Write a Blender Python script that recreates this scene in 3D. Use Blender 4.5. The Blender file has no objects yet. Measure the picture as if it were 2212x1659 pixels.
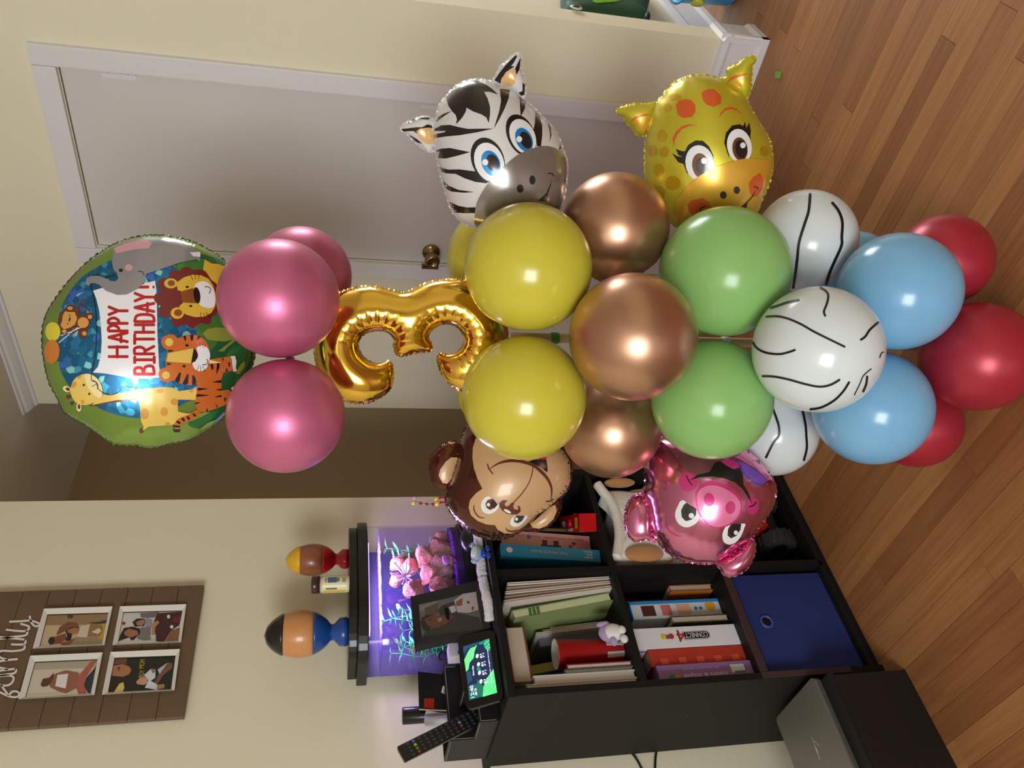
import bpy, bmesh, math, random
import numpy as np
from mathutils import Vector, Matrix
from mathutils.geometry import delaunay_2d_cdt
random.seed(7)
S = bpy.context.scene
COL = S.collection

# ------------------------------------------------------------------ camera, world, lights, exposure
YAW, PITCH, ROLL, FPX, CAMH = 0.752608771, 0.220804481, -0.0206424752, 1700.0, 1.28
IW, IH = 2212.0, 1659.0
_f = np.array([math.cos(PITCH)*math.cos(YAW), math.cos(PITCH)*math.sin(YAW), -math.sin(PITCH)])
_r = np.array([math.sin(YAW), -math.cos(YAW), 0.0])
_d = np.cross(_f, _r)
_c, _s = math.cos(ROLL), math.sin(ROLL)
CF, CR, CD = _f, _c*_r + _s*_d, _c*_d - _s*_r           # forward, upright right, upright down
CAM = np.array([0.0, 0.0, CAMH])
cam = bpy.data.cameras.new('camera'); camo = bpy.data.objects.new('camera', cam); COL.objects.link(camo)
cam.sensor_fit = 'HORIZONTAL'; cam.sensor_width = 36.0; cam.lens = FPX/IW*36.0
cam.clip_start = 0.02; cam.clip_end = 60
camo.matrix_world = Matrix(((CD[0], CR[0], -CF[0], 0), (CD[1], CR[1], -CF[1], 0), (CD[2], CR[2], -CF[2], CAMH), (0, 0, 0, 1)))
S.camera = camo
S.view_settings.view_transform = 'Standard'; S.view_settings.look = 'None'
S.view_settings.gamma = 1.0; S.view_settings.use_curve_mapping = False
S.view_settings.exposure = EXPOSURE = 0.66
S.cycles.max_bounces = 8; S.cycles.diffuse_bounces = 4; S.cycles.glossy_bounces = 4
S.cycles.transparent_max_bounces = 12; S.cycles.sample_clamp_indirect = 4.0
S.cycles.use_denoising = True
w = bpy.data.worlds.new('world'); S.world = w; w.use_nodes = True
w.node_tree.nodes['Background'].inputs[0].default_value = (0.75, 0.85, 1.0, 1)
w.node_tree.nodes['Background'].inputs[1].default_value = 0.6
def area(name, loc, target, sx, sy, watts, color):
    l = bpy.data.lights.new(name, 'AREA'); l.shape = 'RECTANGLE'; l.size = sx; l.size_y = sy
    l.energy = watts; l.color = color
    o = bpy.data.objects.new(name, l); COL.objects.link(o); o.location = loc
    o.rotation_euler = (Vector(target)-Vector(loc)).to_track_quat('-Z', 'Y').to_euler()
    return o
# daylight coming in through the windows of this room (behind the camera) and of the room beyond the wall end
area('daylight_living_room_window', (-2.42, -0.55, 1.50), (2.0, 0.6, 1.2), 1.25, 1.3, 62, (0.95, 0.97, 1.0))
area('daylight_next_room_window', (5.4, -0.6, 1.55), (2.3, 0.2, 0.9), 1.2, 1.3, 44, (0.93, 0.96, 1.0))

area('hall_fill_light', (4.12, 2.62, 1.5), (2.6, 2.7, 1.4), 0.5, 1.0, 2.2, (1.0, 0.95, 0.88))  # added fill to brighten the dark hall

# ------------------------------------------------------------------ picture rays, used to look up where things stand
def ray(px, py):
    q = CF + CR*((IH/2-py)/FPX) + CD*((px-IW/2)/FPX)
    return q/np.linalg.norm(q)
def at(px, py, dist): return CAM + ray(px, py)*dist
def onplane(px, py, P, n):
    d = ray(px, py); return CAM + d*(np.dot(np.subtract(P, CAM), n)/np.dot(d, n))
def onX(px, py, x): return onplane(px, py, (x, 0, 0), (1, 0, 0))
def onY(px, py, y): return onplane(px, py, (0, y, 0), (0, 1, 0))
def onZ(px, py, z): return onplane(px, py, (0, 0, z), (0, 0, 1))

# ------------------------------------------------------------------ materials
def lin(c):
    return tuple((x/255/12.92 if x/255 <= 0.04045 else ((x/255+0.055)/1.055)**2.4) for x in c)
MATS = {}
def M(key, rgb=None, rough=0.5, metal=0.0, spec=0.5, coat=0.0, var=0.04, scale=30.0, emit=0.0, alpha=1.0, sheen=0.0, bump=0.0, bscale=200.0, sss=0.0):
    if key in MATS: return MATS[key]
    m = bpy.data.materials.new(key); m.use_nodes = True
    nt = m.node_tree; b = nt.nodes['Principled BSDF']
    c = lin(rgb)
    tc = nt.nodes.new('ShaderNodeTexCoord')
    nz = nt.nodes.new('ShaderNodeTexNoise'); nz.inputs['Scale'].default_value = scale; nz.inputs['Detail'].default_value = 3
    nt.links.new(tc.outputs['Object'], nz.inputs['Vector'])
    mx = nt.nodes.new('ShaderNodeMix'); mx.data_type = 'RGBA'
    mx.inputs[6].default_value = tuple(max(0, x*(1-var)) for x in c)+(1,)
    mx.inputs[7].default_value = tuple(min(1, x*(1+var)) for x in c)+(1,)
    nt.links.new(nz.outputs['Fac'], mx.inputs[0])
    nt.links.new(mx.outputs[2], b.inputs['Base Color'])
    b.inputs['Roughness'].default_value = rough; b.inputs['Metallic'].default_value = metal
    b.inputs['Specular IOR Level'].default_value = spec; b.inputs['Coat Weight'].default_value = coat
    b.inputs['Coat Roughness'].default_value = 0.08
    b.inputs['Alpha'].default_value = alpha
    if sheen: b.inputs['Sheen Weight'].default_value = sheen
    if sss:
        b.inputs['Subsurface Weight'].default_value = sss; b.inputs['Subsurface Radius'].default_value = (0.03, 0.03, 0.02); b.inputs['Subsurface Scale'].default_value = 1.0
    if emit:
        b.inputs['Emission Color'].default_value = c+(1,); b.inputs['Emission Strength'].default_value = emit
    if bump:
        n2 = nt.nodes.new('ShaderNodeTexNoise'); n2.inputs['Scale'].default_value = bscale; n2.inputs['Detail'].default_value = 4
        nt.links.new(tc.outputs['Object'], n2.inputs['Vector'])
        bp = nt.nodes.new('ShaderNodeBump'); bp.inputs['Strength'].default_value = bump; bp.inputs['Distance'].default_value = 0.004
        nt.links.new(n2.outputs['Fac'], bp.inputs['Height']); nt.links.new(bp.outputs['Normal'], b.inputs['Normal'])
    MATS[key] = m
    return m

# ------------------------------------------------------------------ objects
WL = {}
def tag(o, label=None, cat=None, group=None, kind=None):
    if label: o['label'] = label
    if cat: o['category'] = cat
    if group: o['group'] = group
    if kind: o['kind'] = kind
    return o
def empty(name, loc, label, cat, group=None):
    o = bpy.data.objects.new(name, None); COL.objects.link(o); o.empty_display_size = 0.05
    o.location = loc; WL[o.name] = np.array(loc, float)
    return tag(o, label, cat, group)
def mk(name, verts, faces, mat, parent=None, smooth=False, label=None, cat=None, group=None, kind=None, bevel=0.0, mids=None):
    V = np.array(verts, float).reshape(-1, 3)
    mn, mxx = V.min(0), V.max(0); c = (mn+mxx)/2
    if parent is None: c[2] = mn[2]
    me = bpy.data.meshes.new(name)
    me.from_pydata((V-c).tolist(), [], [list(f) for f in faces]); me.update()
    if bevel:
        bm = bmesh.new(); bm.from_mesh(me)
        bmesh.ops.recalc_face_normals(bm, faces=bm.faces)
        bmesh.ops.bevel(bm, geom=[e for e in bm.edges if len(e.link_faces) == 2 and e.calc_face_angle(0) > 0.5], offset=bevel, segments=2, affect='EDGES', profile=0.7)
        bm.to_mesh(me); bm.free()
    mats = mat if isinstance(mat, (list, tuple)) else [mat]
    for m in mats: me.materials.append(m)
    if mids is not None and not bevel: me.polygons.foreach_set('material_index', mids)
    if smooth: me.polygons.foreach_set('use_smooth', [True]*len(me.polygons))
    o = bpy.data.objects.new(name, me); COL.objects.link(o)
    WL[o.name] = c.copy()
    if parent is not None:
        o.parent = parent; o.location = c - WL[parent.name]
    else: o.location = c
    return tag(o, label, cat, group, kind)
BF = [(0, 3, 2, 1), (4, 5, 6, 7), (0, 1, 5, 4), (1, 2, 6, 5), (2, 3, 7, 6), (3, 0, 4, 7)]
def boxv(x0, y0, z0, x1, y1, z1):
    return [(x0, y0, z0), (x1, y0, z0), (x1, y1, z0), (x0, y1, z0), (x0, y0, z1), (x1, y0, z1), (x1, y1, z1), (x0, y1, z1)]
def box(name, a, b, mat, parent=None, bevel=0.0, rot=None, **k):
    x0, x1 = sorted((a[0], b[0])); y0, y1 = sorted((a[1], b[1])); z0, z1 = sorted((a[2], b[2]))
    V = np.array(boxv(x0, y0, z0, x1, y1, z1))
    if rot is not None:
        ax, ang, piv = rot; R = np.array(Matrix.Rotation(ang, 3, ax)); V = (V-piv)@R.T + piv
    return mk(name, V, BF, mat, parent, bevel=bevel, **k)
def join(parts):
    V, F = [], []
    for v, f in parts:
        n = len(V); V += [tuple(p) for p in v]; F += [tuple(i+n for i in q) for q in f]
    return V, F
def lathe(profile, C=(0, 0, 0), axis=(0, 0, 1), n=32):
    a = Vector(axis).normalized(); q = a.to_track_quat('Z', 'Y').to_matrix()
    V, F = [], []
    for r, z in profile:
        for i in range(n):
            t = 2*math.pi*i/n
            V.append(tuple(np.array(q@Vector((r*math.cos(t), r*math.sin(t), z)))+np.array(C)))
    for j in range(len(profile)-1):
        for i in range(n):
            F.append((j*n+i, j*n+(i+1) % n, (j+1)*n+(i+1) % n, (j+1)*n+i))
    if profile[0][0] > 1e-6: F.append(tuple(range(n-1, -1, -1)))
    if profile[-1][0] > 1e-6: F.append(tuple((len(profile)-1)*n+i for i in range(n)))
    return V, F
def ellipsoid(C, r, n=20, m=14, R=None):
    V, F = [], []
    for j in range(m+1):
        p = math.pi*j/m
        for i in range(n):
            t = 2*math.pi*i/n
            v = np.array((r[0]*math.sin(p)*math.cos(t), r[1]*math.sin(p)*math.sin(t), r[2]*math.cos(p)))
            if R is not None: v = R@v
            V.append(tuple(v+np.array(C)))
    for j in range(m):
        for i in range(n):
            F.append((j*n+i, (j+1)*n+i, (j+1)*n+(i+1) % n, j*n+(i+1) % n))
    return V, F
def tube(pts, rad, n=8, taper=None):
    P = [Vector(p) for p in pts]; V, F = [], []
    up = Vector((0.13, 0.31, 0.94))
    for i, p in enumerate(P):
        t = (P[min(i+1, len(P)-1)]-P[max(i-1, 0)]).normalized()
        a = t.cross(up)
        if a.length < 1e-3: a = t.cross(Vector((1, 0, 0)))
        a.normalize(); b = t.cross(a); up = b if False else up
        rr = rad if taper is None else rad*taper(i/max(1, len(P)-1))
        for k in range(n):
            th = 2*math.pi*k/n; V.append(tuple(p+a*rr*math.cos(th)+b*rr*math.sin(th)))
    for i in range(len(P)-1):
        for k in range(n): F.append((i*n+k, i*n+(k+1) % n, (i+1)*n+(k+1) % n, (i+1)*n+k))
    F.append(tuple(range(n-1, -1, -1))); F.append(tuple((len(P)-1)*n+k for k in range(n)))
    return V, F
def crv(pts, k=6):
    P = [np.array(p, float) for p in pts]; out = []
    for i in range(len(P)-1):
        a, b, c, d = P[max(i-1, 0)], P[i], P[i+1], P[min(i+2, len(P)-1)]
        for j in range(k):
            t = j/k; out.append(0.5*((2*b)+(c-a)*t+(2*a-5*b+4*c-d)*t*t+(3*b-a-3*c+d)*t**3))
    out.append(P[-1]); return out
def slab(outline, z0, z1):          # a flat outline (x, y) pulled up from z0 to z1
    n = len(outline)
    V = [(x, y, z0) for x, y in outline]+[(x, y, z1) for x, y in outline]
    F = [tuple(range(n-1, -1, -1)), tuple(range(n, 2*n))]+[(i, (i+1) % n, n+(i+1) % n, n+i) for i in range(n)]
    return V, F
def textmesh(s, size=1.0):
    c = bpy.data.curves.new('lettering', 'FONT'); c.body = s; c.size = size; c.resolution_u = 3
    o = bpy.data.objects.new('lettering', c); COL.objects.link(o)
    bpy.context.view_layer.update()
    me = bpy.data.meshes.new_from_object(o.evaluated_get(bpy.context.evaluated_depsgraph_get()))
    V = [tuple(v.co) for v in me.vertices]; F = [tuple(p.vertices) for p in me.polygons]
    bpy.data.objects.remove(o); bpy.data.curves.remove(c); bpy.data.meshes.remove(me)
    return np.array(V), F
def lettering(name, s, O, right, up, width, height, mat, parent, squash=None):
    V, F = textmesh(s); mn, mx = V.min(0), V.max(0)
    a = (V[:, 0]-mn[0])/(mx[0]-mn[0])*width; b = (V[:, 1]-mn[1])/(mx[1]-mn[1])*height
    right = np.array(right, float); up = np.array(up, float)
    P = np.array(O)+a[:, None]*right+b[:, None]*up
    return mk(name, P, F, mat, parent)

# ------------------------------------------------------------------ the room
X_D, Y_B, Y_DE, X_BC, Z_C = 2.349, 1.97, 2.352, 1.572, 2.42       # door wall, bookcase wall, door wall's far end, bookcase wall's end, ceiling
Y_WE = 0.735                                                       # near end of the door wall
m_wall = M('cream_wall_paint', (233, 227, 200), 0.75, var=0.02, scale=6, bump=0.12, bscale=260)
m_hall = M('shade_toned_hall_paint', (198, 176, 140), 0.8, var=0.03, scale=6, bump=0.1, bscale=260)  # hall's shade put into a browner, darker tone than the cream walls
m_ceil = M('ceiling_paint', (214, 206, 192), 0.85, var=0.02, scale=5)
m_trim = M('white_trim_paint', (226, 224, 226), 0.35, var=0.015, scale=12, bump=0.04, bscale=60)
m_door = M('white_door_paint', (214, 210, 208), 0.38, var=0.015, scale=4, bump=0.03, bscale=40)
m_gap = M('gap_shade_dark', (30, 26, 22), 0.9)
K = dict(kind='structure')
# floor: dark bed plus strip-oak boards, each a part
fl = box('floor', (-2.6, -3.2, -0.10), (6.0, 4.6, -0.004), M('subfloor_wood', (128, 88, 58), 0.5, var=0.15, scale=8), **K)
def wood(key, base, dark, red):
    m = bpy.data.materials.new(key); m.use_nodes = True; nt = m.node_tree; b = nt.nodes['Principled BSDF']
    oi = nt.nodes.new('ShaderNodeObjectInfo'); tc = nt.nodes.new('ShaderNodeTexCoord'); geo = nt.nodes.new('ShaderNodeNewGeometry')
    add = nt.nodes.new('ShaderNodeVectorMath'); add.operation = 'MULTIPLY_ADD'
    sc = nt.nodes.new('ShaderNodeMapping'); sc.inputs['Scale'].default_value = (55, 2.2, 1)
    nt.links.new(geo.outputs['Position'], add.inputs[0]); add.inputs[1].default_value = (1, 1, 1)
    cmb = nt.nodes.new('ShaderNodeCombineXYZ'); ml = nt.nodes.new('ShaderNodeMath'); ml.operation = 'MULTIPLY'; ml.inputs[1].default_value = 37
    nt.links.new(oi.outputs['Random'], ml.inputs[0]); nt.links.new(ml.outputs[0], cmb.inputs[1]); nt.links.new(ml.outputs[0], cmb.inputs[0])
    nt.links.new(cmb.outputs[0], add.inputs[2]); nt.links.new(add.outputs[0], sc.inputs['Vector'])
    nz = nt.nodes.new('ShaderNodeTexNoise'); nz.inputs['Scale'].default_value = 1.6; nz.inputs['Detail'].default_value = 7; nz.inputs['Roughness'].default_value = 0.65
    nz.inputs['Distortion'].default_value = 0.6
    nt.links.new(sc.outputs[0], nz.inputs['Vector'])
    r1 = nt.nodes.new('ShaderNodeValToRGB'); r1.color_ramp.elements[0].color = lin(base)+(1,); r1.color_ramp.elements[1].color = lin(red)+(1,)
    e = r1.color_ramp.elements.new(0.72); e.color = lin(dark)+(1,); e = r1.color_ramp.elements.new(0.45); e.color = tuple(x*1.12 for x in lin(base))+(1,)
    nt.links.new(oi.outputs['Random'], r1.inputs[0])
    r2 = nt.nodes.new('ShaderNodeValToRGB'); r2.color_ramp.elements[0].position = 0.3; r2.color_ramp.elements[1].position = 0.75
    r2.color_ramp.elements[0].color = (0.72, 0.68, 0.63, 1); r2.color_ramp.elements[1].color = (1.1, 1.1, 1.1, 1)
    nt.links.new(nz.outputs['Fac'], r2.inputs[0])
    mx = nt.nodes.new('ShaderNodeMix'); mx.data_type = 'RGBA'; mx.blend_type = 'MULTIPLY'; mx.inputs[0].default_value = 1.0
    nt.links.new(r1.outputs[0], mx.inputs[6]); nt.links.new(r2.outputs[0], mx.inputs[7]); nt.links.new(mx.outputs[2], b.inputs['Base Color'])
    b.inputs['Roughness'].default_value = 0.42; b.inputs['Specular IOR Level'].default_value = 0.4
    bp = nt.nodes.new('ShaderNodeBump'); bp.inputs['Strength'].default_value = 0.06; bp.inputs['Distance'].default_value = 0.002
    nt.links.new(nz.outputs['Fac'], bp.inputs['Height']); nt.links.new(bp.outputs['Normal'], b.inputs['Normal'])
    return m
m_board = wood('oak_strip', (170, 120, 74), (148, 98, 59), (160, 107, 66))
_pb = bmesh.new()
for v in boxv(-0.5, -0.5, -0.5, 0.5, 0.5, 0.5): _pb.verts.new(v)
_pb.verts.ensure_lookup_table()
for f in BF: _pb.faces.new([_pb.verts[i] for i in f])
bme = bpy.data.meshes.new('floor_board'); _pb.to_mesh(bme); _pb.free(); bme.materials.append(m_board)
BW = 0.0572
rnd = random.Random(3)
nb = 0
kx = 0; x = 0.30
while x < 3.05:
    y = -0.55 - rnd.random()*0.6
    while y < 1.62:
        L = rnd.choice((0.45, 0.7, 0.9, 1.1, 1.4))*rnd.uniform(0.85, 1.15)
        y0, y1 = max(y, -0.75 if x > 0.9 else 0.1), y+L
        if y1 > y0+0.05 and not (x < 0.55 and y1 < 0.6):
            o = bpy.data.objects.new('floor_board', bme); COL.objects.link(o)
            o.parent = fl; o.location = np.array((x+BW/2, (y0+y1)/2, -0.0021)) - WL[fl.name]
            o.scale = (BW-0.0009, y1-y0-0.0010, 0.004); nb += 1
        y += L
    x += BW
ceil_ = box('ceiling', (-2.6, -3.2, Z_C), (6.0, 4.6, Z_C+0.1), m_ceil, **K)
# bookcase wall, door wall, hall behind
box('wall_left', (-2.6, Y_B, 0), (X_BC, Y_B+0.12, Z_C), m_wall, **K)
DY0, DY1, DZ = 1.027, 1.612, 2.046                                  # door leaf
V, F = join([(boxv(X_D, Y_WE, 0, X_D+0.095, DY0-0.004, Z_C), BF), (boxv(X_D, DY1+0.004, 0, X_D+0.095, Y_DE, Z_C), BF), (boxv(X_D, DY0-0.004, DZ+0.004, X_D+0.095, DY1+0.004, Z_C), BF)])
mk('wall_right', V, F, m_wall, **K)
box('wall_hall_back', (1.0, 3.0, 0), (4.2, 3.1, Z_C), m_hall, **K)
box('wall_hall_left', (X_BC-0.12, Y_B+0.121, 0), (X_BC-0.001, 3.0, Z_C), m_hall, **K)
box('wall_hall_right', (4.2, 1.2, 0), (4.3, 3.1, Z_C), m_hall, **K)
box('wall_next_room', (X_D+0.096, 0.82, 0), (6.0, 0.94, Z_C), m_wall, **K)
# walls behind the camera, with the window openings the daylight comes through
V, F = join([(boxv(-2.6, -3.2, 0, -2.45, -1.25, Z_C), BF), (boxv(-2.6, 0.15, 0, -2.45, Y_B, Z_C), BF), (boxv(-2.6, -1.25, 0, -2.45, 0.15, 0.8), BF), (boxv(-2.6, -1.25, 2.2, -2.45, 0.15, Z_C), BF)])
mk('wall_behind_left', V, F, m_wall, **K)
box('wall_behind_right', (-2.6, -3.2, 0), (6.0, -3.0, Z_C), m_wall, **K)
V, F = join([(boxv(5.6, -3.2, 0, 6.0, -1.25, Z_C), BF), (boxv(5.6, 0.05, 0, 6.0, 0.95, Z_C), BF), (boxv(5.6, -1.25, 0, 6.0, 0.05, 0.85), BF), (boxv(5.6, -1.25, 2.25, 6.0, 0.05, Z_C), BF)])
mk('wall_next_room_far', V, F, m_wall, **K)
# window bars: two sashes each with a muntin
def window(name, axis, pos, a0, a1, z0, z1):
    parts = []
    def bar(p0, p1, q0, q1):
        parts.append((boxv(pos-0.02, p0, q0, pos+0.02, p1, q1) if axis == 'x' else boxv(p0, pos-0.02, q0, p1, pos+0.02, q1), BF))
    am = (a0+a1)/2; zm = (z0+z1)/2
    for p in (a0, a1-0.05): bar(p, p+0.05, z0, z1)
    bar(am-0.025, am+0.025, z0, z1)
    for q in (z0, zm-0.03, z1-0.05): bar(a0, a1, q, q+0.05)
    V, F = join(parts); return mk(name, V, F, m_trim, kind='structure')
window('window_1', 'x', -2.36, -1.25, 0.15, 0.8, 2.2)
# crown moulding, door casing, baseboards
def prism(profile, a, b, axis):          # profile in the plane across the run
    V = []
    for t in (a, b):
        for p, q in profile: V.append((p, t, q) if axis == 'y' else (t, p, q))
    n = len(profile)
    F = [tuple(range(n)), tuple(range(2*n-1, n-1, -1))]+[(i, n+i, n+(i+1) % n, (i+1) % n) for i in range(n)]
    return V, F
cr = [(X_D, 2.383), (X_D-0.010, 2.383), (X_D-0.012, 2.391), (X_D-0.026, 2.395), (X_D-0.044, 2.404), (X_D-0.050, 2.412), (X_D-0.062, 2.414), (X_D-0.064, Z_C), (X_D, Z_C)]
V, F = prism(cr, Y_WE-0.06, Y_DE, 'y'); mk('trim_1', V, F, m_trim, **K)
cw = 0.062
box('trim_2', (X_D-0.017, 0.962, 0), (X_D+0.01, DY0-0.006, DZ+0.006+cw), m_trim, bevel=0.004, **K)
box('trim_3', (X_D-0.017, DY1+0.006, 0), (X_D+0.01, DY1+0.006+cw, DZ+0.006+cw), m_trim, bevel=0.004, **K)
box('trim_4', (X_D-0.0168, DY0-0.005, DZ+0.006), (X_D+0.01, DY1+0.005, DZ+0.006+cw-0.0006), m_trim, bevel=0.003, **K)
V, F = join([(boxv(X_D+0.012, DY0-0.004, 0, X_D+0.09, DY0-0.0005, DZ+0.002), BF), (boxv(X_D+0.05, DY0, 0.0, X_D+0.09, DY1, 0.002), BF)])
mk('door_gap_shade', V, F, m_gap, **K)  # dark strips filling the door gap, standing in for its shade
def baseprof(s, d):     # s: wall face coordinate, d: direction (into the room)
    return [(s, 0), (s+d*0.022, 0), (s+d*0.022, 0.022), (s+d*0.014, 0.034), (s+d*0.013, 0.115), (s+d*0.018, 0.128), (s+d*0.012, 0.142), (s, 0.148)]
V, F = prism(baseprof(X_D, -1), Y_WE-0.022, 0.961, 'y'); mk('baseboard_door_wall', V, F, m_trim, **K)
V, F = prism(baseprof(Y_WE, -1), X_D-0.021, X_D+0.112, 'x'); mk('baseboard_wall_end', V, F, m_trim, **K)
V, F = prism(baseprof(0.82, -1), X_D+0.113, 5.6, 'x'); mk('baseboard_next_room', V, F, m_trim, **K)
V, F = prism(baseprof(X_D, -1), DY1+0.006+cw+0.001, Y_DE, 'y'); mk('baseboard_door_wall_far', V, F, m_trim, **K)
V, F = prism([(p, q*0.6) for p, q in baseprof(Y_B, -1)], -2.4, 0.72, 'x'); mk('baseboard_left', V, F, m_trim, **K)
# door leaf with hinges and brass knob
dr = box('door_1', (X_D+0.002, DY0, 0.008), (X_D+0.038, DY1, DZ), m_door, bevel=0.001, **K)
brass = M('aged_brass', (150, 132, 92), 0.18, 1.0, var=0.1)
for z in (1.85, 0.95, 0.25):
    V, F = join([lathe([(0.006, z+i*0.0182), (0.006, z+i*0.0182+0.0172)], (X_D-0.004, DY0-0.004, 0), (0, 0, 1), 10) for i in range(5)]+[(boxv(X_D-0.0005, DY0, z, X_D+0.0025, DY0+0.018, z+0.09), BF)])
    mk('hinge', V, F, m_trim, dr)
KY, KZ = 1.568, 0.958
V, F = lathe([(0.032, 0), (0.032, 0.006), (0.027, 0.011), (0.012, 0.014), (0.011, 0.03), (0.016, 0.036), (0.0255, 0.046), (0.0275, 0.056), (0.024, 0.066), (0.016, 0.069), (0.014, 0.066), (0, 0.066)], (X_D+0.002, KY, KZ), (-1, 0, 0), 28)
mk('knob', V, F, brass, dr, smooth=True)
box('latch_plate', (X_D-0.019, DY1+0.004, KZ-0.03), (X_D-0.002, DY1+0.016, KZ+0.03), brass, dr, bevel=0.002)
# ------------------------------------------------------------------ surfaces that carry flat print
def C(ox, oy, s, pts): return [(ox+p[0]/s, oy+p[1]/s) for p in pts]
def inpoly(P, poly):
    x, y = P[:, 0], P[:, 1]; inside = np.zeros(len(P), bool); n = len(poly); j = n-1
    for i in range(n):
        xi, yi = poly[i]; xj, yj = poly[j]
        if yi != yj:
            c = ((yi > y) != (yj > y)) & (x < (xj-xi)*(y-yi)/(yj-yi)+xi); inside ^= c
        j = i
    return inside
def resample(poly, step, closed=True):
    P = [np.array(p, float) for p in poly]
    if closed: P.append(P[0])
    out = []
    for a, b in zip(P[:-1], P[1:]):
        k = max(1, int(np.linalg.norm(b-a)/step+0.5))
        out += [a+(b-a)*i/k for i in range(k)]
    if not closed: out.append(P[-1])
    return out
def smoothclosed(poly, k=4):
    P = [np.array(p, float) for p in poly]; n = len(P); out = []
    for i in range(n):
        a, b, c, d = P[i-1], P[i], P[(i+1) % n], P[(i+2) % n]
        for j in range(k):
            t = j/k; out.append(0.5*((2*b)+(c-a)*t+(2*a-5*b+4*c-d)*t*t+(3*b-a-3*c+d)*t**3))
    return out
def ell(cx, cy, a, b, deg=0, n=26):
    t = math.radians(deg); c, s = math.cos(t), math.sin(t)
    return [(cx+a*math.cos(u)*c-b*math.sin(u)*s, cy+a*math.cos(u)*s+b*math.sin(u)*c) for u in [2*math.pi*i/n for i in range(n)]]
class Flat:                     # a plane in the room
    curved = False
    def __init__(self, P, n): self.P = np.array(P, float); self.n = np.array(n, float)
    def pt(self, q, layer):
        P = self.P+self.n*(0.0004*layer); return onplane(q[0], q[1], P, self.n)
class Ball:                     # a latex balloon's skin
    curved = True
    def __init__(self, Cc, R): self.C = np.array(Cc); self.R = R
    def pt(self, q, layer):
        d = ray(q[0], q[1]); oc = CAM-self.C; b = np.dot(oc, d); c = np.dot(oc, oc)-(self.R+0.0007)**2; D = b*b-c
        return None if D < 0 else CAM+d*(-b-math.sqrt(D))
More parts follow.
